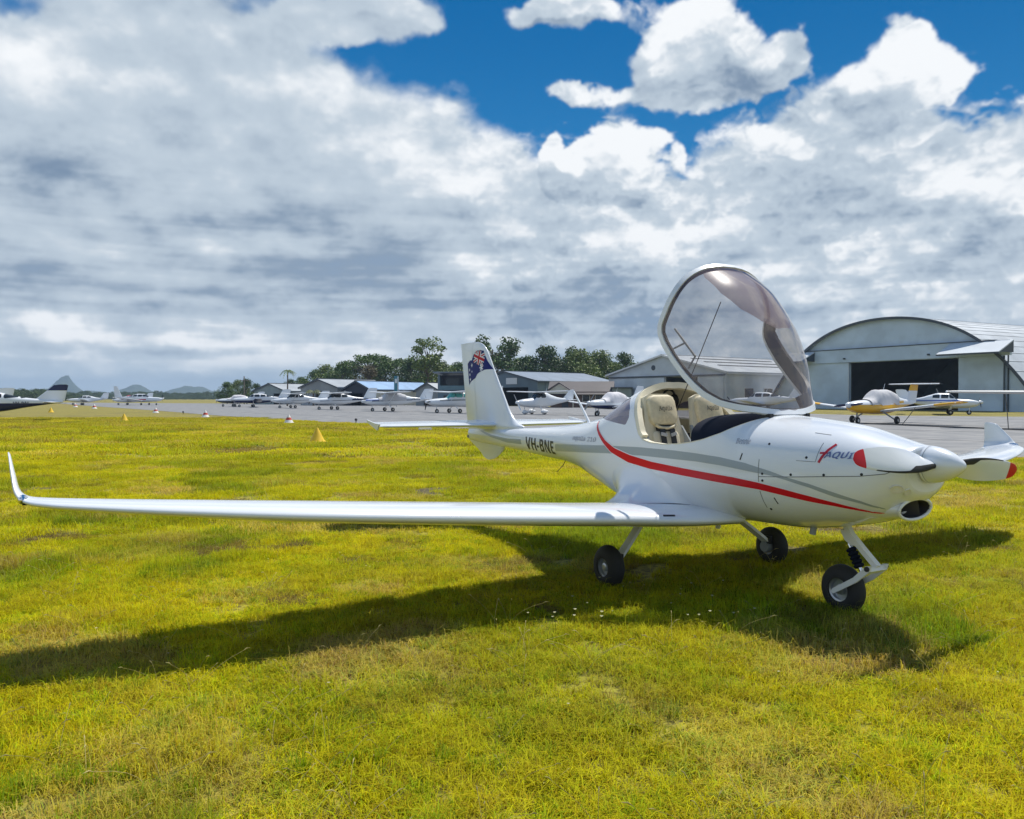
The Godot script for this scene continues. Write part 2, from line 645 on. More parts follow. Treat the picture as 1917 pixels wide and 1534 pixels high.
func sky_colour(az: float, el: float, ctx: Array) -> Color:
	var ce := cos(el)
	var dir := Vector3(sin(az) * ce, sin(el), -cos(az) * ce)
	var big: FastNoiseLite = ctx[0]
	var fine: FastNoiseLite = ctx[1]
	var puff: FastNoiseLite = ctx[2]
	var y := maxf(dir.y, 0.0)
	# clouds seen from below lie closer together towards the horizon
	var flatten := 1.0 / (y + 0.28)
	var q := Vector3(dir.x * flatten, y * 5.2, dir.z * flatten)
	var n0 := big.get_noise_3d(q.x * 1.1 + 3.0, q.y * 0.9, q.z * 1.1)
	var n1 := fine.get_noise_3d(dir.x * 11.0, dir.y * 17.0, dir.z * 11.0)
	var soft := big.get_noise_3d(dir.x * 4.0, dir.y * 8.0 + 5.0, dir.z * 4.0)
	var n2 := puff.get_noise_3d(dir.x * 24.0 + n1 * 1.5, dir.y * 30.0 + n1 * 1.5, dir.z * 24.0)
	# general cloudiness
	var d := n0 * 1.5 + 0.30 - 0.55 * smoothstep(0.38, 0.75, y) + 0.25 * (1.0 - smoothstep(0.1, 0.4, y))
	var light := 0.55 + n0 * 0.5
	var front := 0.0
	var crisp := 0.5
	if -dir.z > 0.45:
		var s := dir.x / -dir.z
		var t := y / -dir.z
		front = (1.0 - smoothstep(0.66, 0.95, absf(s))) * (1.0 - smoothstep(0.50, 0.75, t))
		if front > 0.0:
			var ss := s + fine.get_noise_3d(s * 6.0, t * 6.0, 4.0) * 0.017 + fine.get_noise_3d(s * 22.0, t * 22.0, 9.0) * 0.010
			var tt := t + fine.get_noise_3d(s * 6.0, t * 6.0, 14.0) * 0.017 + fine.get_noise_3d(s * 22.0, t * 22.0, 19.0) * 0.010
			var px := 958.5 + ss * 1528.3
			var ey := (745.0 - lin_at(px, EDGE_X, EDGE_Y)) / 1528.3
			var e := front_cover(ss, tt, ey)
			var e_up := front_cover(ss + 0.006, tt + 0.024, ey)
			var l := 0.56
			var rough_ := 0.85 + 1.5 * fine.get_noise_3d(s * 8.0, t * 20.0, 31.0) + 0.7 * n1
			for b in DARK:
				l -= blob(ss * 0.8 + s * 0.2, tt, b[0], b[1], b[2], b[3]) * b[4] * rough_
			for b in BRIGHT:
				l += blob(ss, tt, b[0], b[1], b[2], b[3]) * b[4]
			# cloud tops catch the sun, the mass below stands in its own shade
			l += clampf((e - e_up) * 0.75 - 0.05, -0.03, 0.34) * (0.35 + 0.65 * smoothstep(0.25, 0.6, px / 1917.0))
			d = lerpf(d, e, front)
			light = lerpf(light, l, front)
			crisp = lerpf(0.5, smoothstep(0.35, 0.6, px / 1917.0), front)
	d += n1 * lerpf(0.42, 0.34, crisp) + (-0.20 - n2) * 0.80 * crisp
	var cover := smoothstep(-0.22, lerpf(0.55, 0.22, crisp), d)
	# shape inside the cloud: puffs lit from above right
	var s1 := fine.get_noise_3d(dir.x * 11.0 + 0.10, dir.y * 17.0 + 0.32, dir.z * 11.0)
	var p1 := puff.get_noise_3d(dir.x * 24.0 + n1 * 1.5 + 0.05, dir.y * 30.0 + n1 * 1.5 + 0.22, dir.z * 24.0)
	light += ((n1 - s1) * 0.42 + n1 * 0.20) * lerpf(0.52, 1.0, crisp) + (p1 - n2) * lerpf(0.13, 0.60, crisp) + soft * 0.40
	# layers seen edge on near the horizon
	var band := fine.get_noise_3d(az * 3.0, dir.y * 42.0, 7.0)
	light += band * 0.42 * (1.0 - smoothstep(0.12, 0.34, y))
	light = clampf(light, -0.12, 1.12)
	var blue := Color(0.024, 0.225, 0.530).lerp(Color(0.0, 0.128, 0.375), smoothstep(0.16, 0.48, y))
	blue = blue.lerp(Color(0.14, 0.33, 0.58), 1.0 - smoothstep(0.02, 0.22, y))
	var cloud := Color(0.190, 0.270, 0.385).lerp(Color(0.51, 0.595, 0.68), smoothstep(-0.12, 0.62, light))
	cloud = cloud.lerp(Color(0.90, 0.925, 0.95), smoothstep(0.55, 1.05, light))
	var c := blue.lerp(cloud, cover)
	c = c.lerp(Color(0.43, 0.555, 0.67), 0.75 * (1.0 - smoothstep(0.0, 0.065, y)))
	return c


# ---------------------------------------------------------------- the white aircraft
# measured in metres from the spinner tip: X aft, Y up, Z to starboard; in the node's own axes x = -X

const FX = [0.262, 0.27, 0.34, 0.50, 0.80, 1.20, 1.39, 1.60, 1.88, 2.13, 2.42, 2.79, 3.00, 3.40, 3.80, 4.30, 4.80, 5.40, 6.00, 6.60, 6.95]
const FT = [1.210, 1.226, 1.240, 1.279, 1.356, 1.406, 1.425, 1.525, 1.690, 1.765, 1.785, 1.710, 1.626, 1.440, 1.361, 1.304, 1.270, 1.242, 1.231, 1.222, 1.200]
const FB = [0.930, 0.912, 0.850, 0.724, 0.644, 0.586, 0.583, 0.580, 0.555, 0.542, 0.542, 0.560, 0.577, 0.712, 0.827, 0.891, 0.921, 0.963, 0.997, 1.031, 1.060]
const FW = [0.200, 0.220, 0.275, 0.360, 0.450, 0.520, 0.545, 0.570, 0.590, 0.602, 0.610, 0.607, 0.600, 0.560, 0.470, 0.340, 0.240, 0.170, 0.130, 0.090, 0.030]
const OPEN_X = [1.385, 1.390, 1.400, 1.440, 1.500, 1.603, 1.741, 1.860, 1.990, 2.185, 2.340, 2.440, 2.500, 2.560, 2.640, 2.725, 2.780, 2.795, 2.800]
const OPEN_Y = [1.640, 1.425, 1.414, 1.394, 1.350, 1.287, 1.236, 1.210, 1.192, 1.181, 1.190, 1.212, 1.258, 1.365, 1.480, 1.590, 1.670, 1.706, 1.900]
const EXP = 2.3

var opening := PackedVector2Array()
var rear_pane := PackedVector2Array()
var hero: Node3D


func fus_at(x: float) -> Vector3:
	return Vector3(pch(x, FX, FT), pch(x, FX, FB), pch(x, FX, FW))


var fus_cache := {}

func fus(x: float, a: float) -> Vector3:
	if not fus_cache.has(x): fus_cache[x] = fus_at(x)
	var k: Vector3 = fus_cache[x]
	var ca := cos(a)
	var sa := sin(a)
	var c := signf(ca) * pow(absf(ca), 2.0 / EXP)
	var s := signf(sa) * pow(absf(sa), 2.0 / EXP)
	return Vector3(-x, (k.x + k.y) / 2 + (k.x - k.y) / 2 * c, k.z * s)


# the point of the starboard skin at X, Y
func skin(x: float, y: float) -> Vector3:
	var k := fus_at(x)
	var c := clampf((y - (k.x + k.y) / 2) / ((k.x - k.y) / 2), -1.0, 1.0)
	return Vector3(-x, y if absf(c) < 1.0 else ((k.x + k.y) / 2 + (k.x - k.y) / 2 * c), k.z * pow(maxf(1.0 - pow(absf(c), EXP), 0.0), 1.0 / EXP))


func skin_normal(x: float, y: float) -> Vector3:
	var k := fus_at(x)
	var p := skin(x, y)
	var h := (k.x - k.y) / 2
	var c := (p.y - (k.x + k.y) / 2) / h
	var s := p.z / k.z
	var g := Vector3(0, signf(c) * pow(absf(c), EXP - 1) / h, pow(maxf(s, 0.0), EXP - 1) / k.z)
	var k2 := fus_at(x + 0.02)
	var k1 := fus_at(x - 0.02)
	# slope of the surface along X at the same share of the section
	var e := (Vector3(0, (k2.x + k2.y) / 2 + (k2.x - k2.y) / 2 * c, k2.z * s) - Vector3(0, (k1.x + k1.y) / 2 + (k1.x - k1.y) / 2 * c, k1.z * s)) / 0.04
	g.x = g.dot(e)
	return g.normalized()


func stations() -> PackedFloat32Array:
	var o := PackedFloat32Array([0.262, 0.266, 0.27, 0.28, 0.30, 0.32, 0.35, 0.40])
	for i in range(1, 19): o.append(0.40 + i * 0.05)
	for i in range(1, 91): o.append(1.30 + i * 0.02)
	for i in range(1, 55): o.append(3.10 + i * 0.0713)
	return o


func skin_strip(pts: Array, wide: float, hi := 0.0016) -> Mesher:
	var P := []
	var N := []
	for k in pts.size() - 1:
		var a: Vector2 = pts[k]
		var b: Vector2 = pts[k + 1]
		var n := maxi(1, int(a.distance_to(b) / 0.03))
		for i in (n + 1 if k == pts.size() - 2 else n):
			var q := a.lerp(b, float(i) / n)
			P.append(skin(q.x, q.y))
			N.append(skin_normal(q.x, q.y))
	return strap(P, N, wide, -0.002, hi)


func skin_patch(poly: PackedVector2Array, lift: float, step := 0.014) -> Mesher:
	var lo := Vector2(1e9, 1e9)
	var hi := -lo
	for p in poly:
		lo = lo.min(p)
		hi = hi.max(p)
	lo -= Vector2(0.02, 0.02)
	hi += Vector2(0.02, 0.02)
	var fn := func(u, v): return skin(u, v)
	var clip := func(_u, _v, p): return inside(poly, Vector2(-p.x, p.y))
	return sheet(fn, steps(lo.x, hi.x, int((hi.x - lo.x) / step) + 1), steps(lo.y, hi.y, int((hi.y - lo.y) / step) + 1), -1.0, clip, lift)


func skin_text(text: String, face: String, bold: bool, tl: Vector2, tr: Vector2, bl: Vector2, italic := false) -> Mesher:
	var on := func(x, y):
		var q: Vector2 = bl + (tl - bl) * y + (tr - tl) * x
		var n := skin_normal(q.x, q.y)
		return [skin(q.x, q.y) + n * 0.003, n]
	return lettering(text, face, bold, on, italic)


func foil(x: float, t: float) -> float:
	return 5.0 * t * (0.2969 * sqrt(x) - 0.126 * x - 0.3516 * x * x + 0.2843 * x * x * x - 0.1036 * x * x * x * x)


func foil_x(v: float) -> float:
	return 0.5 + 0.5 * cos(v * TAU)


# Z, X of the leading edge, Y of the leading edge, chord, lean, thickness
const WZ = [0.25, 0.45, 0.62, 0.8, 1.2, 2.1, 3.5, 4.3, 4.75, 4.98, 5.08, 5.13, 5.155, 5.175, 5.195, 5.2]
const WX = [1.62, 1.68, 1.75, 1.83, 1.89, 1.9, 1.95, 2.09, 2.25, 2.37, 2.46, 2.53, 2.58, 2.68, 2.82, 2.88]
const WY = [0.605, 0.605, 0.607, 0.612, 0.64, 0.712, 0.83, 0.9, 0.938, 0.957, 0.97, 0.993, 1.03, 1.125, 1.238, 1.252]
const WC = [1.72, 1.62, 1.48, 1.31, 1.2, 1.11, 0.97, 0.77, 0.61, 0.52, 0.45, 0.4, 0.36, 0.27, 0.14, 0.07]
const WL = [0.0, 0.0, 0.03, 0.07, 0.085, 0.085, 0.085, 0.085, 0.1, 0.14, 0.36, 0.85, 1.2, 1.34, 1.38, 1.38]
const WT = [0.10, 0.11, 0.125, 0.14, 0.15, 0.15, 0.14, 0.13, 0.12, 0.115, 0.11, 0.105, 0.10, 0.10, 0.095, 0.08]
const WI = [0.0, 1.0, 2.0, 3.0, 4.0, 5.0, 6.0, 7.0, 8.0, 9.0, 10.0, 11.0, 12.0, 13.0, 14.0, 15.0]


func wing_point(u: float, v: float, side: float) -> Vector3:
	var z := pch(u, WI, WZ)
	var c := pch(u, WI, WC)
	var lean := pch(u, WI, WL)
	var x := foil_x(v)
	var y := foil(x, pch(u, WI, WT)) * (1.0 if v < 0.5 else -0.85) * c + 0.05 * c * x * (1.0 - x)
	var drop := 0.03 * x * c * cos(lean)
	return Vector3(-(pch(u, WI, WX) + x * c), pch(u, WI, WY) + y * cos(lean) - drop, side * (z - y * sin(lean)))


func build_hero() -> void:
	for i in OPEN_X.size(): opening.append(Vector2(OPEN_X[i], OPEN_Y[i]))
	opening.append(Vector2(2.80, 2.4))
	opening.append(Vector2(1.385, 2.4))
	rear_pane = PackedVector2Array([Vector2(2.700, 1.335), Vector2(2.672, 1.40), Vector2(2.715, 1.485), Vector2(2.83, 1.575), Vector2(3.0, 1.555), Vector2(3.25, 1.455), Vector2(3.40, 1.395), Vector2(3.2, 1.385), Vector2(2.95, 1.362)])
	hero = thing("light_aircraft", "white two seat aircraft with open bubble canopy and red stripe on the grass", "aircraft", Vector3(2.84, 0.021, -5.063), -1.0588)
	# the nose stands slightly high
	hero.rotate_object_local(Vector3(0, 0, 1), 0.0126)
	hero.rotate_object_local(Vector3(1, 0, 0), 0.0028)
	hero_body()
	hero_marks()
	hero_wings()
	hero_tail()
	hero_canopy()
	hero_cockpit()
	hero_nose()
	hero_gear()


func hero_body() -> void:
	var fn := func(u, v): return fus(u, v)
	var cut := func(_u, _v, p):
		var q := Vector2(-p.x, p.y)
		if q.x < 0.60: return maxf((p.y - 0.806) * (p.y - 0.806) / 0.0046 + p.z * p.z / 0.0256 - 1.0, (q.x - 0.58) * 9.0)
		if q.x < 1.3 or q.x > 3.5 or q.y < 1.15: return 1.0
		return -maxf(inside(opening, q), inside(rear_pane, q))
	var vs := steps(0.0, TAU, 128)
	var m := sheet(fn, stations(), vs, 1.0, cut)
	# close the front behind the spinner
	var c0 := m.add(Vector3(-0.262, 1.07, 0), Vector3(1, 0, 0))
	var prev := -1
	for j in vs.size():
		var i := m.add(fus(0.262, vs[j]), Vector3(1, 0, 0))
		if prev >= 0: m.tri(c0, prev, i)
		prev = i
	put("fuselage", m.mesh(), M.white_gelcoat, hero)
	# the lining seen through the open cockpit
	var us := steps(1.46, 3.46, 100)
	put("cabin_lining", sheet(fn, us, vs, -1.0, cut, 0.022).mesh(), M.cream_trim, hero)
	var tinted := func(_u, _v, p): return inside(rear_pane, Vector2(-p.x, p.y))
	put("rear_window", sheet(fn, steps(2.62, 3.46, 42), steps(0.0, PI, 96), 1.0, tinted, -0.003).mesh(), M.window_tint, hero)
	put("rear_window", sheet(fn, steps(2.62, 3.46, 42), steps(PI, TAU, 96), 1.0, tinted, -0.003).mesh(), M.window_tint, hero)
	# cream rim round the cockpit opening
	var r := ring(0.0)
	put("cockpit_rim", strap(r[0], r[1], 0.046, -0.05, -0.003, true, -0.014).mesh(), M.cream_trim, hero)
	# the broader band of the hoop behind the seats
	var HP := []
	var HN := []
	for k in r[0].size():
		if r[0][k].x < -2.46:
			HP.append(r[0][k])
			HN.append(r[1][k])
	put("hoop_band", strap(HP, HN, 0.050, -0.06, -0.002, false, 0.012).mesh(), M.cream_trim, hero)


# the edge of the opening: points and outward normals, from the front round starboard, the hoop and port
func ring(_x: float) -> Array:
	var P := []
	var N := []
	var last := Vector2(-1, -1)
	for k in range(1, OPEN_X.size() - 2):
		var a := Vector2(OPEN_X[k], OPEN_Y[k])
		var b := Vector2(OPEN_X[k + 1], OPEN_Y[k + 1])
		var n := maxi(2, int(a.distance_to(b) / 0.02))
		for i in n:
			var q := a.lerp(b, float(i) / n)
			var p := skin(q.x, q.y)
			if p.z < 0.03 or (P.size() and P[P.size() - 1].distance_to(p) < 0.01): continue
			P.append(p)
			N.append(skin_normal(q.x, q.y))
	var S := []
	var SN := []
	# a little smoothing, for the corners
	for k in P.size():
		var a0: Vector3 = P[maxi(k - 1, 0)]
		var b0: Vector3 = P[mini(k + 1, P.size() - 1)]
		S.append((a0 + b0 + 2.0 * P[k]) / 4.0)
		SN.append(N[k])
	var first: Vector3 = S[0]
	var end: Vector3 = S[S.size() - 1]
	var allp := []
	var alln := []
	for t in [0.0, 0.5]:
		allp.append(Vector3(-1.39, fus_at(1.39).x, 0).lerp(first, t))
		alln.append(Vector3(0.1, 1, 0).normalized())
	allp.append_array(S)
	alln.append_array(SN)
	for t in [0.35, 0.7, 1.0]:
		allp.append(end.lerp(Vector3(-2.797, fus_at(2.797).x, 0), t) + Vector3(0, 0.012 * sin(t * PI), 0))
		alln.append(Vector3(-0.25, 1, 0).normalized())
	for k in range(allp.size() - 2, 0, -1):
		allp.append(allp[k] * Vector3(1, 1, -1))
		alln.append(alln[k] * Vector3(1, 1, -1))
	return [allp, alln]


func hero_marks() -> void:
	var up := [Vector2(3.28, 1.362), Vector2(3.16, 1.292), Vector2(2.985, 1.190), Vector2(2.837, 1.128), Vector2(2.62, 1.078), Vector2(2.333, 1.036), Vector2(1.958, 1.004), Vector2(1.623, 0.980), Vector2(1.445, 0.967), Vector2(1.228, 0.943), Vector2(1.02, 0.910), Vector2(0.833, 0.876), Vector2(0.675, 0.845), Vector2(0.527, 0.810), Vector2(0.39, 0.772)]
	var dn := [Vector2(0.39, 0.766), Vector2(0.537, 0.796), Vector2(0.685, 0.819), Vector2(0.853, 0.838), Vector2(1.03, 0.865), Vector2(1.228, 0.893), Vector2(1.455, 0.910), Vector2(1.633, 0.921), Vector2(1.988, 0.945), Vector2(2.373, 0.975), Vector2(2.649, 1.012), Vector2(2.896, 1.090), Vector2(3.015, 1.163), Vector2(3.19, 1.282), Vector2(3.30, 1.362)]
	put("red_stripe", skin_patch(PackedVector2Array(up + dn), 0.0028).mesh(), M.red_vinyl, hero)
	var wide := []
	for p in up: wide.append(p + Vector2(0.004, 0.008))
	for p in dn: wide.append(p - Vector2(0.004, 0.008))
	put("white_keyline", skin_patch(PackedVector2Array(wide), 0.0020).mesh(), M.white_paint, hero)
	var g := [Vector2(4.21, 1.105), Vector2(3.6, 1.128), Vector2(2.975, 1.146), Vector2(2.472, 1.150), Vector2(2.077, 1.142), Vector2(1.82, 1.130), Vector2(1.573, 1.111), Vector2(1.336, 1.077), Vector2(1.119, 1.030), Vector2(1.011, 1.0), Vector2(0.823, 0.960), Vector2(0.655, 0.912), Vector2(0.507, 0.866), Vector2(0.42, 0.822),
		Vector2(0.42, 0.810), Vector2(0.517, 0.850), Vector2(0.665, 0.884), Vector2(0.823, 0.934), Vector2(1.011, 0.978), Vector2(1.119, 1.0), Vector2(1.327, 1.022), Vector2(1.564, 1.049), Vector2(1.82, 1.066), Vector2(2.077, 1.072), Vector2(2.472, 1.080), Vector2(2.975, 1.076), Vector2(3.6, 1.056), Vector2(4.22, 1.03)]
	put("grey_stripe", skin_patch(PackedVector2Array(g), 0.0012).mesh(), M.grey_vinyl, hero)
	g = [Vector2(6.55, 1.206), Vector2(6.085, 1.146), Vector2(5.61, 1.112), Vector2(5.236, 1.118), Vector2(5.226, 1.060), Vector2(5.63, 1.064), Vector2(6.085, 1.114), Vector2(6.55, 1.198)]
	put("grey_stripe", skin_patch(PackedVector2Array(g), 0.0012).mesh(), M.grey_vinyl, hero)
	put("registration_letters", skin_text("VH-BNE", "Droid Sans", true, Vector2(5.11, 1.152), Vector2(4.27, 1.132), Vector2(5.10, 1.013)).mesh(), M.black_print, hero)
	put("type_lettering", skin_text("aquila 210", "Droid Serif", false, Vector2(3.70, 1.215), Vector2(3.16, 1.212), Vector2(3.70, 1.160), true).mesh(), M.grey_print, hero)
	put("name_lettering", skin_text("Bennie", "Droid Serif", false, Vector2(1.46, 1.255), Vector2(1.345, 1.255), Vector2(1.455, 1.212), true).mesh(), M.grey_print, hero)
	put("logo_letters", skin_text("AQUILA", "Droid Sans", true, Vector2(0.735, 1.187), Vector2(0.475, 1.187), Vector2(0.742, 1.136), true).mesh(), M.blue_print, hero)
	put("logo_swoosh", skin_strip([Vector2(0.768, 1.108), Vector2(0.752, 1.150), Vector2(0.728, 1.195), Vector2(0.698, 1.232)], 0.016, 0.004).mesh(), M.red_print, hero)
	put("logo_swoosh", skin_strip([Vector2(0.775, 1.172), Vector2(0.725, 1.176)], 0.012, 0.004).mesh(), M.red_print, hero)
	# joints of the engine cowling, its fasteners and slots
	put("cowl_joint", skin_strip([Vector2(1.222, 1.11), Vector2(1.220, 0.98), Vector2(1.218, 0.88), Vector2(1.206, 0.76)], 0.004).mesh(), M.seam, hero)
	put("cowl_joint", skin_strip([Vector2(1.222, 0.986), Vector2(0.961, 1.0), Vector2(0.724, 1.017), Vector2(0.497, 1.032), Vector2(0.36, 1.053), Vector2(0.30, 1.085)], 0.005).mesh(), M.seam, hero)
	put("hatch_joint", skin_strip([Vector2(0.93, 1.115), Vector2(0.79, 1.113), Vector2(0.785, 1.24)], 0.003).mesh(), M.seam, hero)
	put("hatch_joint", skin_strip([Vector2(0.90, 1.305), Vector2(0.78, 1.292)], 0.004).mesh(), M.seam, hero)
	for q in [Vector2(1.188, 1.009), Vector2(0.961, 1.016), Vector2(0.724, 1.028), Vector2(0.488, 1.044), Vector2(1.188, 0.960), Vector2(1.179, 1.221), Vector2(0.86, 1.139), Vector2(1.179, 0.751)]:
		var disc := Mesher.new()
		var n := skin_normal(q.x, q.y)
		disc.lathe([Vector2(0.0095, -0.003), Vector2(0.0095, 0.002), Vector2(0.0, 0.003)], 10, Transform3D(Basis.looking_at(-n, Vector3.UP), skin(q.x, q.y)))
		put("cowl_fastener", disc.mesh(), M.black_plastic, hero)
	put("cowl_slot", skin_strip([Vector2(1.376, 1.147), Vector2(1.386, 1.098)], 0.010, 0.002).mesh(), M.black_plastic, hero)
	put("cowl_slot", skin_strip([Vector2(1.112, 0.842), Vector2(1.096, 0.798)], 0.008, 0.002).mesh(), M.black_plastic, hero)


func hero_wings() -> void:
	var us := PackedFloat32Array()
	for i in 121: us.append(15.0 * i / 120.0)
	for side in [1.0, -1.0]:
		var fn := func(u, v): return wing_point(u, v, side)
		# flap and aileron are cut free of the wing along narrow gaps
		var moving := func(u, v, gap):
			var x := foil_x(v)
			var z := pch(u, WI, WZ)
			var chord := pch(u, WI, WC)
			var a := minf((x - 0.74) * chord - gap, minf(z - 0.82, 2.60 - z) - gap)
			var b := minf((x - 0.74) * chord - gap, minf(z - 2.60, 4.72 - z) - gap)
			return [a, b]
		var fixed := func(u, v, _p):
			var r: Array = moving.call(u, v, -0.003)
			return -maxf(r[0], r[1])
		var vs := steps(0.0, 1.0, 96)
		var w := put("wing", sheet(fn, us, vs, side, fixed).mesh(), M.white_gelcoat, hero)
		w.set_meta("label", "near wing with an upturned tip, sunlit from above" if side > 0 else "far wing, its upturned tip showing past the nose")
		put("flap", sheet(fn, us, vs, side, func(u, v, _p): return moving.call(u, v, 0.002)[0]).mesh(), M.white_gelcoat, w)
		put("aileron", sheet(fn, us, vs, side, func(u, v, _p): return moving.call(u, v, 0.002)[1]).mesh(), M.white_gelcoat, w)
		# position light under glass outside the upturned tip
		var lamp := Mesher.new()
		lamp.lathe([Vector2(0.0, -0.075), Vector2(0.016, -0.06), Vector2(0.026, -0.03), Vector2(0.030, 0.01), Vector2(0.022, 0.05), Vector2(0.0, 0.07)], 12, Transform3D(Basis(Vector3.UP, PI / 2), Vector3(-2.57, 0.985, side * 5.115)))
		put("position_light", lamp.mesh(), M.chrome, w)
		var base := Mesher.new()
		base.box(Vector3(-2.60, 0.968, side * 5.10), Vector3(0.13, 0.03, 0.035))
		put("light_base", base.mesh(), M.dark_navy, w)
	for side in [1.0, -1.0]:
		var fil := func(u, v): return root_fillet(u, v, side)
		put("wing_root_fairing", sheet(fil, steps(1.94, 3.08, 60), steps(0.0, 1.0, 18), side).mesh(), M.white_gelcoat, hero)
		var SP := []
		var SN := []
		for k in 7:
			SP.append(wing_point(2.86 + 0.06 * k, 0.452, side))
			SN.append(Vector3(0.5, 0.85, 0))
		put("stall_strip", strap(SP, SN, 0.014, -0.004, 0.006).mesh(), M.black_plastic, hero)
	# a tie-down ring and small blades under the belly
	var m := Mesher.new()
	m.tube([Vector3(-2.75, 0.66, 1.35), Vector3(-2.75, 0.60, 1.33), Vector3(-2.75, 0.585, 1.38), Vector3(-2.75, 0.60, 1.42), Vector3(-2.75, 0.66, 1.42)], [0.006, 0.006, 0.006, 0.006, 0.006], 8)
	put("tie_down_ring", m.mesh(), M.steel_grey, hero)
	m = plate(PackedVector2Array([Vector2(-0.045, 0.0), Vector2(0.05, 0.0), Vector2(0.01, -0.115), Vector2(-0.03, -0.115)]), 0.014, Transform3D(Basis.IDENTITY, Vector3(-2.18, 0.56, 0.0)))
	put("belly_antenna", m.mesh(), M.white_paint, hero)


# X of the leading and trailing edge of fin and rudder over the height Y
const FY = [0.812, 0.818, 0.835, 0.87, 0.93, 1.0, 1.05, 1.12, 1.20, 1.25, 1.285, 1.34, 1.45, 1.61, 1.93, 2.15, 2.25, 2.31, 2.345, 2.365, 2.372]
const FL = [6.39, 6.31, 6.235, 6.14, 6.03, 5.95, 5.90, 5.80, 5.62, 5.47, 5.58, 5.70, 5.83, 5.95, 6.19, 6.345, 6.425, 6.50, 6.58, 6.68, 6.82]
const FE = [6.43, 6.48, 6.52, 6.58, 6.68, 6.84, 6.95, 6.965, 6.985, 7.0, 7.01, 7.025, 7.05, 7.08, 7.13, 7.165, 7.18, 7.19, 7.195, 7.2, 7.2]


func fin_point(y: float, v: float) -> Vector3:
	var a := pch(y, FY, FL)
	var c := pch(y, FY, FE) - a
	var x := foil_x(v)
	var t := 0.085 * smoothstep(0.80, 0.98, y) * (1.0 - 0.75 * smoothstep(2.25, 2.372, y)) + 0.02
	return Vector3(-(a + x * c), y, foil(x, t) * c * (1.0 if v < 0.5 else -1.0))


func stab_point(u: float, v: float, side: float) -> Vector3:
	var z := u
	var a := lin_at(z, [0.0, 1.42, 1.50, 1.52], [6.02, 6.30, 6.37, 6.45])
	var e := lin_at(z, [0.0, 1.46, 1.50, 1.52], [6.74, 6.83, 6.81, 6.74])
	var x := foil_x(v)
	var c := e - a
	var th := 0.10 * (1.0 - 0.6 * smoothstep(1.42, 1.52, z))
	# elevator held slightly up
	var y := 1.272 + 0.02 * x + 0.10 * c * maxf(x - 0.5, 0.0) + foil(x, th) * c * (1.0 if v < 0.5 else -1.0)
	return Vector3(-(a + x * c), y, side * z)


# the fillet that carries the body down on to the wing root
func root_fillet(x: float, v: float, side: float) -> Vector3:
	var a := skin(x, lerpf(0.80, 1.00, smoothstep(1.9, 2.5, x)))
	var le := 1.835
	var c := 1.30
	var f := clampf((x - le) / c, 0.02, 0.985)
	var top := 0.618 + (foil(f, 0.14) + 0.05 * f * (1.0 - f)) * c - 0.03 * f * c - 0.006
	var b := Vector3(-x, top, lerpf(0.66, 0.90, smoothstep(1.9, 2.4, x)))
	var k := Vector3(-x, lerpf(top + 0.02, a.y, 0.12), a.z * 1.005)
	var p := a.lerp(k, v).lerp(k.lerp(b, v), v)
	# it grows out of the skin at the front and sinks back into it behind
	var w := smoothstep(1.95, 2.45, x) * (1.0 - smoothstep(2.62, 3.06, x))
	var flush := skin(x, p.y).z - 0.012
	return Vector3(p.x, p.y, lerpf(flush, p.z, w) * side)


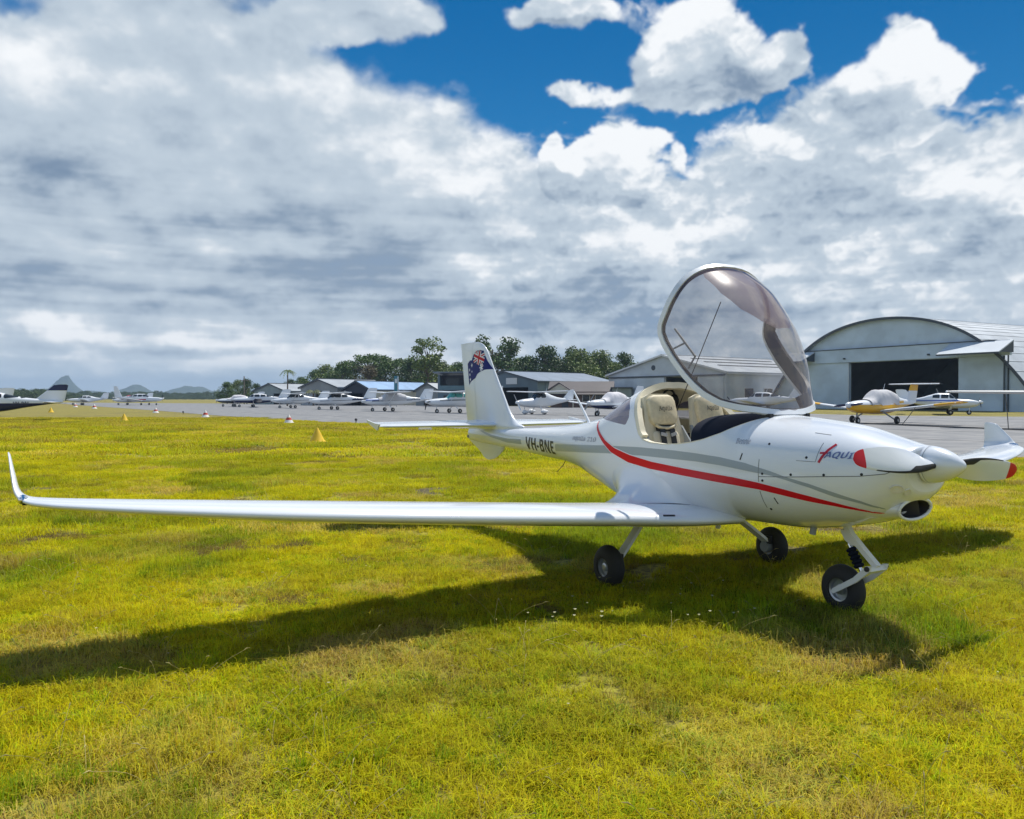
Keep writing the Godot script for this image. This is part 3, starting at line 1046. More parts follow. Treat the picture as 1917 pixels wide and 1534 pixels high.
func hero_tail() -> void:
	var fn := func(u, v): return fin_point(u, v)
	var us := PackedFloat32Array()
	for i in 24: us.append(0.812 + i * 0.021)
	for i in range(1, 50): us.append(1.295 + (2.30 - 1.295) * i / 49.0)
	for i in range(1, 19): us.append(2.30 + 0.072 * i / 18.0)
	var vs := steps(0.0, 1.0, 80)
	var hinge := func(y, v): return (foil_x(v) * (pch(y, FY, FE) - pch(y, FY, FL)) + pch(y, FY, FL)) - lin_at(y, [1.05, 2.4], [6.60, 6.80])
	var f := put("fin", sheet(fn, us, vs, -1.0, func(u, v, _p): return -maxf(minf(hinge.call(u, v), u - 1.05), -9.0)).mesh(), M.white_gelcoat, hero)
	put("rudder", sheet(fn, us, vs, -1.0, func(u, v, _p): return minf(hinge.call(u, v) - 0.005, u - 1.052)).mesh(), M.white_gelcoat, hero)
	# the flag on the fin, a waving outline
	var poly := PackedVector2Array([Vector2(6.95, 2.09), Vector2(6.86, 2.13), Vector2(6.80, 2.125), Vector2(6.74, 2.20), Vector2(6.66, 2.245), Vector2(6.56, 2.25), Vector2(6.46, 2.235), Vector2(6.445, 2.20), Vector2(6.36, 2.10), Vector2(6.23, 1.985), Vector2(6.40, 1.985), Vector2(6.52, 1.965), Vector2(6.62, 1.935), Vector2(6.68, 1.885), Vector2(6.76, 1.865), Vector2(6.85, 1.84), Vector2(6.905, 1.795), Vector2(6.93, 1.93)])
	var flag := mat("flag_print", Color.WHITE, 0.45)
	flag.metallic_specular = 0.3
	flag.albedo_texture = ImageTexture.create_from_image(flag_image())
	var um := func(p): return Vector2((-p.x - 6.15) / 0.85, (2.30 - p.y) / 0.55)
	var side_fn := func(x, y):
		var a := pch(y, FY, FL)
		var c := pch(y, FY, FE) - a
		return Vector3(-x, y, foil(clampf((x - a) / c, 0.0005, 0.999), 0.105) * c)
	put("flag_decal", sheet(side_fn, steps(6.2, 6.97, 70), steps(1.78, 2.27, 50), -1.0, func(_u, _v, p): return inside(poly, Vector2(-p.x, p.y)), 0.002, um).mesh(), flag, f)
	for side in [1.0, -1.0]:
		var sf := func(u, v): return stab_point(u, v, side)
		var zs := PackedFloat32Array()
		for i in 43: zs.append(i / 42.0 * 1.45)
		for i in range(1, 9): zs.append(1.45 + 0.07 * i / 8.0)
		var el := func(u, v, gap): return minf((foil_x(v) - 0.60) * 0.55 - gap, minf(u - 0.10, 1.46 - u) - gap)
		var s := put("tailplane", sheet(sf, zs, steps(0.0, 1.0, 64), side, func(u, v, _p): return -el.call(u, v, -0.003)).mesh(), M.white_gelcoat, hero)
		put("elevator", sheet(sf, zs, steps(0.0, 1.0, 64), side, func(u, v, _p): return el.call(u, v, 0.002)).mesh(), M.white_gelcoat, s)
		var horn := plate(PackedVector2Array([Vector2(-6.34, 1.30), Vector2(-6.42, 1.225), Vector2(-6.78, 1.32), Vector2(-6.80, 1.352), Vector2(-6.5, 1.31)]), 0.018, Transform3D(Basis.IDENTITY, Vector3(0, 0, side * 1.515)))
		put("tip_plate", horn.mesh(), M.white_gelcoat, s)
	var whip := Mesher.new()
	whip.tube([Vector3(-4.10, 1.32, 0), Vector3(-4.24, 1.49, 0), Vector3(-4.39, 1.66, 0)], [0.016, 0.013, 0.009], 10)
	put("whip_antenna", whip.mesh(), M.white_paint, hero)
	whip = Mesher.new()
	whip.tube([Vector3(-4.55, 0.92, 0), Vector3(-4.62, 0.84, 0), Vector3(-4.75, 0.76, 0)], [0.005, 0.004, 0.003], 6)
	put("drain_pipe", whip.mesh(), M.black_plastic, hero)
	# tail light and rudder lever
	whip = Mesher.new()
	whip.box(Vector3(-6.93, 1.10, 0.03), Vector3(0.05, 0.035, 0.02))
	put("rudder_lever", whip.mesh(), M.seam, f)


func flag_image() -> Image:
	var n := 256
	var im := Image.create(n, n, false, Image.FORMAT_RGB8)
	var navy := Color(0.02, 0.09, 0.42)
	for y in n:
		for x in n:
			# seen from starboard the nose is to the right: u runs aft, so the picture is mirrored by the mapping
			var X := 6.15 + (x + 0.5) / n * 0.85
			var Y := 2.30 - (y + 0.5) / n * 0.55
			var c := navy
			# union flag in the corner at the leading edge, turned with the fin
			var q := Vector2(X - 6.575, Y - 2.15).rotated(-0.28)
			var a := absf(q.x / 0.15)
			var b := absf(q.y / 0.095)
			if a < 1.0 and b < 1.0:
				c = Color(0.05, 0.10, 0.34)
				var dd := absf(a - b)
				if dd < 0.30: c = Color(0.86, 0.86, 0.88)
				if dd < 0.11: c = Color(0.72, 0.06, 0.12)
				if a < 0.24 or b < 0.36: c = Color(0.86, 0.86, 0.88)
				if a < 0.12 or b < 0.19: c = Color(0.72, 0.06, 0.12)
			for st in [[6.50, 2.015, 0.056], [6.80, 2.06, 0.030], [6.885, 2.0, 0.024], [6.875, 1.935, 0.024], [6.80, 1.975, 0.018], [6.86, 1.87, 0.026]]:
				var p := Vector2(X - st[0], Y - st[1])
				var ang := p.angle()
				var rr: float = st[2] * (0.68 + 0.32 * cos(ang * 7.0))
				if p.length() < rr: c = Color(0.90, 0.91, 0.93)
			im.set_pixel(x, y, c)
	return im


func hero_canopy() -> void:
	var pivot := Vector3(-1.39, 1.42, 0)
	var r := ring(0.0)
	var P := []
	for p in r[0]: P.append(p - pivot)
	var frame := put("canopy_frame", strap(P, r[1], 0.046, -0.024, 0.008, true, 0.024).mesh(), M.white_paint, hero)
	frame.position = pivot
	frame.rotation.z = deg_to_rad(-50.0)
	put("rubber_seal", strap(P, r[1], 0.018, -0.026, -0.008, true, 0.053).mesh(), M.black_rubber, frame)
	var fn := func(u, v): return fus(u, v) - pivot
	var glass := func(_u, _v, p): return inside(opening, Vector2(-p.x + 1.39, p.y + 1.42)) - 0.004
	put("canopy_glass", sheet(fn, steps(1.385, 2.81, 72), steps(-2.0, 2.0, 120), 1.0, glass, 0.0).mesh(), M.canopy_glass, frame)
	# a sunshade of thin cloth under the crown of the bubble
	var leaf := PackedVector2Array([Vector2(2.775, 0.26), Vector2(2.65, 0.31), Vector2(2.42, 0.30), Vector2(2.22, 0.22), Vector2(2.08, 0.08), Vector2(2.02, -0.05), Vector2(2.06, -0.24), Vector2(2.16, -0.36), Vector2(2.35, -0.40), Vector2(2.60, -0.38), Vector2(2.775, -0.30)])
	var cloth := func(_u, _v, p): return inside(leaf, Vector2(-p.x + 1.39, p.z)) if p.y > -0.1 else -1.0
	put("sunshade", sheet(fn, steps(1.80, 2.80, 50), steps(-1.3, 1.3, 70), 1.0, cloth, -0.016).mesh(), M.sunshade_cloth, frame)
	# a broad dark band inside the far sill
	var FP := []
	var FN := []
	var n: int = P.size()
	for k in n:
		if P[k].z < -0.20 and r[0][k].x > -2.56:
			FP.append(P[k])
			FN.append(r[1][k])
	put("sill_pad", strap(FP, FN, 0.115, -0.044, -0.012, false, 0.095).mesh(), M.black_plastic, frame)
	var m := Mesher.new()
	for hz in [0.2, -0.2]:
		m = Mesher.new()
		m.box(Vector3(-1.44, 1.412, hz), Vector3(0.10, 0.045, 0.035))
		put("canopy_hinge", m.mesh(), M.black_plastic, hero)
	m = Mesher.new()
	m.tube([Vector3(-2.133, 2.38, 0.0), Vector3(-2.45, 1.86, 0.0), Vector3(-2.775, 1.339, 0.0)], [0.004, 0.004, 0.005], 8)
	put("canopy_strut", m.mesh(), M.black_plastic, hero)
	m = Mesher.new()
	m.tube([Vector3(-2.256, 2.145, 0.40), Vector3(-2.012, 1.901, 0.40)], [0.010, 0.010], 8)
	m.tube([Vector3(-2.13, 2.02, 0.40), Vector3(-2.20, 1.96, 0.50)], [0.008, 0.008], 8)
	m.tube([Vector3(-2.012, 1.901, 0.40), Vector3(-2.03, 1.80, 0.46)], [0.008, 0.008], 8)
	put("canopy_latch", m.mesh(), M.steel_grey, hero)


func rounded(w: float, h: float, r: float, x := 0.0, y := 0.0) -> PackedVector2Array:
	var o := PackedVector2Array()
	for q in 4:
		var c := Vector2(x + (w / 2 - r) * (1.0 if q == 0 or q == 3 else -1.0), y + (h / 2 - r) * (1.0 if q < 2 else -1.0))
		for i in 6:
			var a := PI / 2 * q + PI / 2 * i / 5.0
			o.append(c + Vector2(cos(a), sin(a)) * r)
	return o


func cushion(outline: PackedVector2Array, thick: float, bulge: float, xf: Transform3D) -> Mesher:
	# a pad: the outline at the back, a smaller one standing proud in front, rounded between
	var m := Mesher.new()
	var c := Vector2.ZERO
	for p in outline: c += p / outline.size()
	var rows := [[1.0, 0.0], [1.0, thick * 0.6], [0.96, thick * 0.85], [0.88, thick], [0.5, thick + bulge * 0.8], [0.0, thick + bulge]]
	var n := outline.size()
	var P := []
	for r in rows:
		for p in outline:
			var q: Vector2 = c + (p - c) * r[0]
			P.append(Vector3(q.x, q.y, r[1]))
	var first := m.v.size()
	for k in rows.size():
		for i in n:
			var a: Vector3 = P[k * n + (i + 1) % n] - P[k * n + (i - 1 + n) % n]
			var b: Vector3 = P[mini(k + 1, rows.size() - 1) * n + i] - P[maxi(k - 1, 0) * n + i]
			var nn := a.cross(b).normalized() if a.length() > 1e-6 else Vector3(0, 0, 1)
			m.add(xf * P[k * n + i], (xf.basis * nn).normalized())
	for k in rows.size() - 1:
		for i in n:
			var j := (i + 1) % n
			m.tri(first + k * n + i, first + k * n + j, first + (k + 1) * n + j)
			m.tri(first + k * n + i, first + (k + 1) * n + j, first + (k + 1) * n + i)
	return m


func hero_cockpit() -> void:
	for side in [1.0, -1.0]:
		# the seat back leans aft; its plane has x to starboard... seen from the nose, y up the back, z forward
		var lean := Basis(Vector3(0, 0, 1), -PI) * Basis.IDENTITY
		var yv := Vector3(-0.15, 0.63, 0).normalized()
		var zv := Vector3(yv.y, -yv.x, 0)
		var xv := yv.cross(zv)
		lean = Basis(xv, yv, zv)
		var xf := Transform3D(lean, Vector3(-2.50, 0.93, side * 0.275))
		var shell := put("seat_shell", plate(PackedVector2Array([Vector2(-0.22, -0.06), Vector2(0.22, -0.06), Vector2(0.225, 0.25), Vector2(0.20, 0.42), Vector2(0.165, 0.66), Vector2(0.10, 0.69), Vector2(-0.10, 0.69), Vector2(-0.165, 0.66), Vector2(-0.20, 0.42), Vector2(-0.225, 0.25)]), 0.05, xf).mesh(), M.cream_trim, hero)
		for b in [1.0, -1.0]:
			var wing := plate(PackedVector2Array([Vector2(0, -0.08), Vector2(0.18, -0.08), Vector2(0.10, 0.22), Vector2(0.02, 0.40), Vector2(0, 0.40)]), 0.02, xf * Transform3D(Basis(Vector3(0, 1, 0), -PI / 2 + b * 0.16), Vector3(b * 0.215, 0, 0.0)))
			put("side_bolster", wing.mesh(), M.grey_shell, shell)
		put("headrest_pad", cushion(rounded(0.30, 0.27, 0.07, 0, 0.535), 0.045, 0.02, xf * Transform3D(Basis.IDENTITY, Vector3(0, 0, 0.025))).mesh(), M.cream_leather, shell)
		var ring_ := Mesher.new()
		var path := []
		var rad := []
		for i in 13:
			var a := PI + PI * i / 12.0
			path.append(xf * Vector3(cos(a) * 0.11, 0.405 + sin(a) * 0.035, 0.065))
			rad.append(0.014)
		ring_.tube(path, rad, 8)
		put("headrest_roll", ring_.mesh(), M.cream_leather, shell)
		put("back_pad", cushion(rounded(0.29, 0.38, 0.05, 0, 0.16), 0.03, 0.01, xf * Transform3D(Basis.IDENTITY, Vector3(0, 0, 0.025))).mesh(), M.cream_trim, shell)
		put("neck_slot", cushion(rounded(0.19, 0.05, 0.02, 0, 0.37), 0.03, 0.002, xf * Transform3D(Basis.IDENTITY, Vector3(0, 0, 0.035))).mesh(), M.black_plastic, shell)
		for b in [1.0, -1.0]:
			var belt := Mesher.new()
			belt.box(xf * Vector3(b * 0.055, 0.20, 0.074), Vector3(0.055, 0.32, 0.008), lean)
			put("shoulder_belt", belt.mesh(), M.webbing, shell)
			for k in 3:
				var bk := Mesher.new()
				bk.box(xf * Vector3(b * (0.055 + 0.008 * k), 0.31 - k * 0.105, 0.084), Vector3(0.062, 0.028, 0.012), lean * Basis(Vector3(0, 0, 1), 0.25 * b))
				put("buckle", bk.mesh(), M.silver_webbing, shell)
		var on := func(x, y): return [xf * Vector3(-0.075 + 0.15 * x, 0.51 + 0.055 * y, 0.094), zv]
		put("headrest_lettering", lettering("Aquila", "Droid Serif", false, on, true).mesh(), M.black_print, shell)
		var cu := put("seat_cushion", cushion(rounded(0.40, 0.46, 0.06), 0.09, 0.02, Transform3D(Basis(Vector3(0, 0, 1), Vector3(1, 0.12, 0).normalized(), Vector3(-0.12, 1, 0).normalized()), Vector3(-2.24, 0.84, side * 0.275))).mesh(), M.cream_leather, shell)
		cu.set_meta("label", "cream seat cushion")
	# floor, baggage shelf and console
	var m := Mesher.new()
	m.box(Vector3(-2.15, 0.70, 0), Vector3(1.15, 0.03, 0.72))
	put("cabin_floor", m.mesh(), M.interior_tan, hero)
	m = Mesher.new()
	m.box(Vector3(-3.02, 1.115, 0), Vector3(0.56, 0.025, 0.90))
	put("baggage_shelf", m.mesh(), M.cream_trim, hero)
	m = Mesher.new()
	m.box(Vector3(-2.735, 0.98, 0), Vector3(0.03, 0.27, 0.92))
	put("rear_bulkhead", m.mesh(), M.interior_tan, hero)
	m = Mesher.new()
	m.box(Vector3(-2.15, 0.80, 0), Vector3(0.75, 0.20, 0.12))
	put("centre_console", m.mesh(), M.cream_trim, hero)
	m = Mesher.new()
	m.box(Vector3(-2.98, 1.185, -0.12), Vector3(0.30, 0.11, 0.32), Basis(Vector3.UP, 0.2))
	put("dark_bag", m.mesh(), M.webbing, hero)
	# glareshield hood and instrument panel
	var hood := func(u, a):
		var x: float = lerpf(1.40, 1.90 + 0.09 * cos(a), u)
		var top: float = lerpf(1.412, 1.425, u) + 0.018 * sin(u * PI)
		var w: float = (pch(x, FX, FW) - 0.045) * lerpf(0.40, 1.0, smoothstep(0.0, 0.55, u))
		return Vector3(-x, 1.08 + (top - 1.08) * pow(maxf(cos(a), 0.0), lerpf(0.62, 0.45, u)), w * sin(a))
	put("glareshield", sheet(hood, steps(0.0, 1.0, 20), steps(-PI / 2, PI / 2, 48), 1.0).mesh(), M.dark_navy, hero)
	m = Mesher.new()
	m.box(Vector3(-1.80, 1.16, 0), Vector3(0.04, 0.36, 0.86))
	put("instrument_panel", m.mesh(), M.black_plastic, hero)
	# a headset hung behind the seats is a thing of its own
	var hs := thing("headset", "black pilot headset hanging behind the seats in the open cockpit", "headset")
	hs.transform = hero.transform * Transform3D(Basis.IDENTITY, Vector3(-2.87, 1.565, -0.05))
	m = Mesher.new()
	var arc := []
	var rad := []
	for i in 13:
		var a := PI * i / 12.0
		arc.append(Vector3(0, sin(a) * 0.085, cos(a) * 0.075))
		rad.append(0.011)
	m.tube(arc, rad, 8)
	put("headband", m.mesh(), M.black_plastic, hs)
	for s in [1.0, -1.0]:
		m = Mesher.new()
		m.lathe([Vector2(0.0, -0.03), Vector2(0.038, -0.03), Vector2(0.05, -0.01), Vector2(0.05, 0.015), Vector2(0.03, 0.035), Vector2(0.0, 0.037)], 16, Transform3D(Basis(Vector3.RIGHT, 0.0 if s > 0 else PI).scaled(Vector3(0.9, 1.25, 1)), Vector3(0, -0.02, s * 0.062)))
		put("ear_cup", m.mesh(), M.black_rubber, hs)


func hero_nose() -> void:
	var hub := Vector3(-0.245, 1.11, 0)
	var m := Mesher.new()
	var prof := []
	for i in 17:
		var t := i / 16.0
		prof.append(Vector2(0.122 * pow(1.0 - pow(t, 1.75), 0.72), t * 0.245))
	m.lathe(prof, 40, Transform3D(Basis(Vector3(0, 1, 0), Vector3(0, 0, 1), Vector3(1, 0, 0)), hub))
	var smooth := m
	# normals of the ogive, smooth along the profile
	for i in smooth.v.size():
		var p := smooth.v[i] - hub
		var t := clampf(p.x / 0.245, 0.0, 0.999)
		var d := 0.122 * (pow(1.0 - pow(minf(t + 0.01, 1.0), 1.75), 0.72) - pow(1.0 - pow(maxf(t - 0.01, 0.0), 1.75), 0.72)) / ((minf(t + 0.01, 1.0) - maxf(t - 0.01, 0.0)) * 0.245)
		var rad := Vector3(0, p.y, p.z).normalized()
		smooth.n[i] = (rad + Vector3(-d, 0, 0)).normalized()
	m.lathe([Vector2(0.0, -0.001), Vector2(0.122, -0.001), Vector2(0.122, 0.002)], 40, Transform3D(Basis(Vector3(0, 1, 0), Vector3(0, 0, 1), Vector3(1, 0, 0)), hub))
	put("spinner", m.mesh(), M.white_gelcoat, hero)
	m = Mesher.new()
	m.lathe([Vector2(0.1235, 0.0), Vector2(0.1235, 0.003)], 40, Transform3D(Basis(Vector3(0, 1, 0), Vector3(0, 0, 1), Vector3(1, 0, 0)), hub + Vector3(0.018, 0, 0)))
	put("spinner_joint", m.mesh(), M.seam, hero)
	var RR := [0.06, 0.10, 0.14, 0.20, 0.30, 0.42, 0.55, 0.68, 0.76, 0.81, 0.838, 0.85]
	var CC := [0.066, 0.072, 0.090, 0.122, 0.150, 0.160, 0.152, 0.130, 0.108, 0.084, 0.052, 0.012]
	var blade := func(u, v):
		var c := pch(u, RR, CC) * 1.04
		var x := foil_x(v)
		var th := lin_at(u, [0.06, 0.14, 0.25, 0.5, 0.85], [0.55, 0.42, 0.20, 0.12, 0.09])
		var y := foil(x, th) * c * (1.0 if v < 0.5 else -0.7)
		var pitch := lin_at(u, [0.06, 0.2, 0.5, 0.85], [0.90, 0.60, 0.32, 0.18])
		var q := Vector2((x - 0.42) * c, y).rotated(-pitch)
		return Vector3(q.y, q.x, u)
	var us := steps(0.06, 0.85, 60)
	var vs := steps(0.0, 1.0, 64)
	for k in 2:
		var b := put("propeller_blade", sheet(blade, us, vs, 1.0, func(u, _v, _p): return 0.745 - u).mesh(), M.white_gelcoat, hero)
		b.position = Vector3(-0.165, 1.11, 0)
		b.rotation.x = -0.082 + PI * k
		put("red_tip", sheet(blade, us, vs, 1.0, func(u, _v, _p): return u - 0.745).mesh(), M.red_vinyl, b)
		put("edge_boot", sheet(blade, us, vs, 1.0, func(u, v, _p): return minf(minf(u - 0.10, 0.66 - u), (lin_at(u, [0.10, 0.30, 0.36, 0.66], [0.27, 0.25, 0.07, 0.03]) - foil_x(v)) * 0.1), 0.0018).mesh(), M.black_rubber, b)
	# chin intake: a lip, a short duct and the radiator behind
	var duct := func(u, a):
		var t: float = u
		var grow := smoothstep(0.0, 1.0, t)
		return Vector3(-(0.335 + 0.32 * t + 0.03 * (1.0 - t) * (1.0 - sin(a)) * 0.5), 0.808 + 0.012 * grow + sin(a) * (0.070 + 0.05 * grow), cos(a) * (0.165 + 0.12 * grow))
	put("chin_scoop", sheet(duct, steps(0.0, 1.0, 14), steps(0.0, TAU, 48), -1.0).mesh(), M.white_gelcoat, hero)
	var lip := []
	var lr := []
	for i in 49:
		lip.append(duct.call(0.0, TAU * i / 48.0))
		lr.append(0.011)
	m = Mesher.new()
	m.tube(lip, lr, 10, false)
	put("intake_lip", m.mesh(), M.white_gelcoat, hero)
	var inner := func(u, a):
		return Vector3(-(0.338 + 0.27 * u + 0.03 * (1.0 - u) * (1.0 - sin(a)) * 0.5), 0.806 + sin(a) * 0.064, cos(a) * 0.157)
	put("intake_duct", sheet(inner, steps(0.0, 1.0, 10), steps(0.0, TAU, 48), 1.0).mesh(), M.duct_shade_grey, hero)
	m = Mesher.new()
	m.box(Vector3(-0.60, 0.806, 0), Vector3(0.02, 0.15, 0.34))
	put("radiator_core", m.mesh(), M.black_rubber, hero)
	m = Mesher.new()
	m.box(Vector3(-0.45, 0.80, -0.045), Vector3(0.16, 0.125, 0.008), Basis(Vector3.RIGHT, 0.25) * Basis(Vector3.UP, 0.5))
	put("guide_vane", m.mesh(), M.duct_shade_grey, hero)
	# two shallow oval recesses beside the scoop
	for e in [[Vector2(0.318, 0.955), 0.042, 0.030], [Vector2(0.286, 0.935), 0.022, 0.026]]:
		var n := skin_normal(e[0].x, e[0].y)
		m = Mesher.new()
		m.lathe([Vector2(1.0, -0.004), Vector2(1.0, 0.003), Vector2(0.86, 0.004), Vector2(0.8, -0.001), Vector2(0.0, -0.003)], 28, Transform3D(Basis.looking_at(-n, Vector3.UP).scaled_local(Vector3(e[1], e[2], 1.0)), skin(e[0].x, e[0].y) + n * 0.002))
		put("oval_recess", m.mesh(), M.white_metal, hero)
	m = Mesher.new()
	m.box(Vector3(-0.285, 1.175, 0.17), Vector3(0.03, 0.035, 0.022))
	put("cowl_knob", m.mesh(), M.black_plastic, hero)
	m = Mesher.new()
	m.box(Vector3(-0.285, 1.045, 0.19), Vector3(0.03, 0.045, 0.022))
	put("cowl_knob", m.mesh(), M.black_plastic, hero)
	m = Mesher.new()
	m.tube([Vector3(-1.05, 0.64, 0.14), Vector3(-1.06, 0.56, 0.15)], [0.022, 0.024], 12)
	put("exhaust_pipe", m.mesh(), M.steel_grey, hero)


func wheel_on(parent: Node3D, at: Vector3, r: float, w: float, shiny := true) -> MeshInstance3D:
	var m := Mesher.new()
	var pr := []
	for i in 17:
		var a := -1.80 + 3.6 * i / 16.0
		pr.append(Vector2(r - w * 0.62 + cos(a) * w * 0.62, sin(a) * w * 0.5))
	m.lathe(pr, 36)
	for i in m.v.size():
		# round the section
		var p := m.v[i]
		var rad := Vector2(p.x, p.y)
		var c := rad.normalized() * (r - w * 0.62)
		m.n[i] = Vector3(p.x - c.x, p.y - c.y, p.z * 1.3).normalized()
	var tyre := put("tyre", m.mesh(), M.black_rubber, parent)
	tyre.position = at
	m = Mesher.new()
	var q := r * 0.53
	for s in [1.0, -1.0]:
		m.lathe([Vector2(q, 0.0), Vector2(q, w * 0.36), Vector2(q * 0.9, w * 0.40), Vector2(q * 0.78, w * 0.36), Vector2(q * 0.72, w * 0.18), Vector2(q * 0.42, w * 0.16), Vector2(q * 0.36, w * 0.36), Vector2(q * 0.2, w * 0.40), Vector2(0.0, w * 0.40)], 28, Transform3D(Basis(Vector3.RIGHT, 0.0 if s > 0 else PI), Vector3.ZERO))
	put("wheel_rim", m.mesh(), M.alloy if shiny else M.white_metal, tyre)
	return tyre


func hero_gear() -> void:
	for s in [1.0, -1.0]:
		var P := [Vector3(-2.60, 0.57, s * 0.42), Vector3(-2.57, 0.50, s * 0.52), Vector3(-2.50, 0.34, s * 0.72), Vector3(-2.46, 0.22, s * 0.865)]
		var leg := Mesher.new()
		var N := []
		for k in 4: N.append(Vector3(0, 0.6, s * 0.8).normalized())
		leg = strap(P, N, 0.085, -0.013, 0.013)
		put("main_leg", leg.mesh(), M.white_metal, hero)
		wheel_on(hero, Vector3(-2.47, 0.172, s * 0.945), 0.178, 0.135)
		var ax := Mesher.new()
		ax.tube([Vector3(-2.47, 0.172, s * 0.84), Vector3(-2.47, 0.172, s * 0.90)], [0.05, 0.06], 14)
		put("brake_disc", ax.mesh(), M.steel_grey, hero)
		ax = Mesher.new()
		ax.box(Vector3(-2.43, 0.24, s * 0.87), Vector3(0.06, 0.07, 0.05))
		put("brake_caliper", ax.mesh(), M.black_plastic, hero)
	# nose leg: a raked beam, a trailing fork and a rubber spring between them
	wheel_on(hero, Vector3(-0.918, 0.172, 0.0), 0.178, 0.125)
	var beam := Mesher.new()
	var N2 := [Vector3(0.6, 0.3, 0), Vector3(0.85, 0.5, 0), Vector3(0.85, 0.5, 0), Vector3(0.85, 0.5, 0)]
	beam = strap([Vector3(-0.90, 0.66, 0), Vector3(-0.85, 0.575, 0), Vector3(-0.74, 0.47, 0), Vector3(-0.635, 0.375, 0)], N2, 0.046, -0.018, 0.018)
	var b := put("nose_beam", beam.mesh(), M.white_metal, hero)
	var gus := plate(PackedVector2Array([Vector2(-0.93, 0.60), Vector2(-0.845, 0.60), Vector2(-0.78, 0.50), Vector2(-0.84, 0.50), Vector2(-0.89, 0.53)]), 0.034)
	put("beam_gusset", gus.mesh(), M.white_metal, b)
	for s in [1.0, -1.0]:
		var arm := plate(PackedVector2Array([Vector2(-0.618, 0.392), Vector2(-0.63, 0.352), Vector2(-0.735, 0.262), Vector2(-0.93, 0.146), Vector2(-0.948, 0.165), Vector2(-0.935, 0.184), Vector2(-0.76, 0.292), Vector2(-0.66, 0.386)]), 0.016, Transform3D(Basis.IDENTITY, Vector3(0, 0, s * 0.088)))
		var am := put("fork_arm", arm.mesh(), M.white_metal, hero)
		var bolt := Mesher.new()
		bolt.lathe([Vector2(0.018, 0.0), Vector2(0.018, 0.012), Vector2(0.0, 0.013)], 12, Transform3D(Basis(Vector3.RIGHT, 0.0 if s > 0 else PI), Vector3(-0.645, 0.37, s * 0.096)))
		put("pivot_bolt", bolt.mesh(), M.black_plastic, am)
	var cross := Mesher.new()
	cross.box(Vector3(-0.655, 0.355, 0), Vector3(0.045, 0.035, 0.17), Basis(Vector3(0, 0, 1), 0.6))
	put("fork_bridge", cross.mesh(), M.white_metal, hero)
	var top := Vector3(-0.868, 0.505, 0)
	var bot := Vector3(-0.765, 0.325, 0)
	var rod := Mesher.new()
	rod.tube([top, bot], [0.014, 0.014], 12)
	var rd := put("damper_rod", rod.mesh(), M.chrome, hero)
	for k in 5:
		var c := top.lerp(bot, 0.22 + 0.145 * k)
		var ax := (bot - top).normalized()
		var e1 := Vector3(0, 0, 1)
		var pad := Mesher.new()
		pad.lathe([Vector2(0.0, -0.014), Vector2(0.026, -0.014), Vector2(0.036, -0.007), Vector2(0.037, 0.004), Vector2(0.026, 0.0145), Vector2(0.0, 0.0145)], 20, Transform3D(Basis(e1, ax.cross(e1), ax), c))
		put("rubber_spring", pad.mesh(), M.dark_navy, rd)


# ---------------------------------------------------------------- ground, apron, hills

func at(x: float, d: float, y := 0.0) -> Vector3:
	return Vector3(x, y, -d)


var hue_noise: FastNoiseLite
var dry_noise: FastNoiseLite
var lush_noise: FastNoiseLite


# the colour of the turf at a place: yellow-green moss grass, greener tufts, straw and bare earth
func turf(x: float, d: float) -> Color:
	if hue_noise == null:
		hue_noise = FastNoiseLite.new()
		hue_noise.seed = 3
		hue_noise.frequency = 0.16
		hue_noise.fractal_octaves = 4
		dry_noise = FastNoiseLite.new()
		dry_noise.seed = 8
		dry_noise.frequency = 0.45
		dry_noise.fractal_octaves = 4
		lush_noise = FastNoiseLite.new()
		lush_noise.seed = 15
		lush_noise.frequency = 0.28
		lush_noise.fractal_octaves = 3
	var a := hue_noise.get_noise_2d(x, d)
	var b := dry_noise.get_noise_2d(x, d)
	var g := lush_noise.get_noise_2d(x, d)
	var c := Color(0.408, 0.378, 0.006).lerp(Color(0.310, 0.306, 0.008), clampf(0.5 + a * 1.6, 0, 1))
	c = c.lerp(Color(0.150, 0.215, 0.008), clampf(g * 2.6 - 0.35, 0.0, 0.85) * (1.0 - 0.6 * smoothstep(8.0, 25.0, d)))
	c = c.lerp(Color(0.400, 0.310, 0.075), clampf(b * 2.6 - 0.42, 0.0, 0.85))
	c = c.lerp(Color(0.270, 0.225, 0.030), 0.5 * smoothstep(18.0, 60.0, d)) * 1.55
	c.a = 1.0
	return c


func bare(x: float, d: float) -> float:
	turf(x, d)
	return clampf((dry_noise.get_noise_2d(x * 1.7 + 40.0, d * 1.7) - 0.30) * 6.0, 0.0, 1.0)


const APRON_NEAR := [[75.0, -56.0], [45.0, -19.0], [29.2, 1.1], [13.2, 20.9], [2.5, 34.3], [-8.1, 47.7], [-18.2, 60.0], [-29.0, 76.0], [-41.0, 95.4], [-68.0, 136.0], [-99.0, 183.0], [-170.0, 300.0]]
const APRON_FAR := [[130.0, 40.0], [60.0, 58.0], [31.0, 71.0], [18.0, 108.0], [4.0, 142.0], [-20.0, 175.0], [-70.0, 215.0], [-150.0, 262.0], [-260.0, 330.0]]


# points along a polyline, evenly by length
func along(line: Array, n: int) -> Array:
	var cum := [0.0]
	for k in line.size() - 1:
		cum.append(cum[k] + Vector2(line[k][0], line[k][1]).distance_to(Vector2(line[k + 1][0], line[k + 1][1])))
	var xs := []
	var ys := []
	for p in line:
		xs.append(p[0])
		ys.append(p[1])
	var o := []
	for i in n + 1:
		# finer at the start, which lies nearer
		var t: float = cum[cum.size() - 1] * pow(float(i) / n, 1.3)
		o.append(Vector2(lin_at(t, cum, xs), lin_at(t, cum, ys)))
	return o


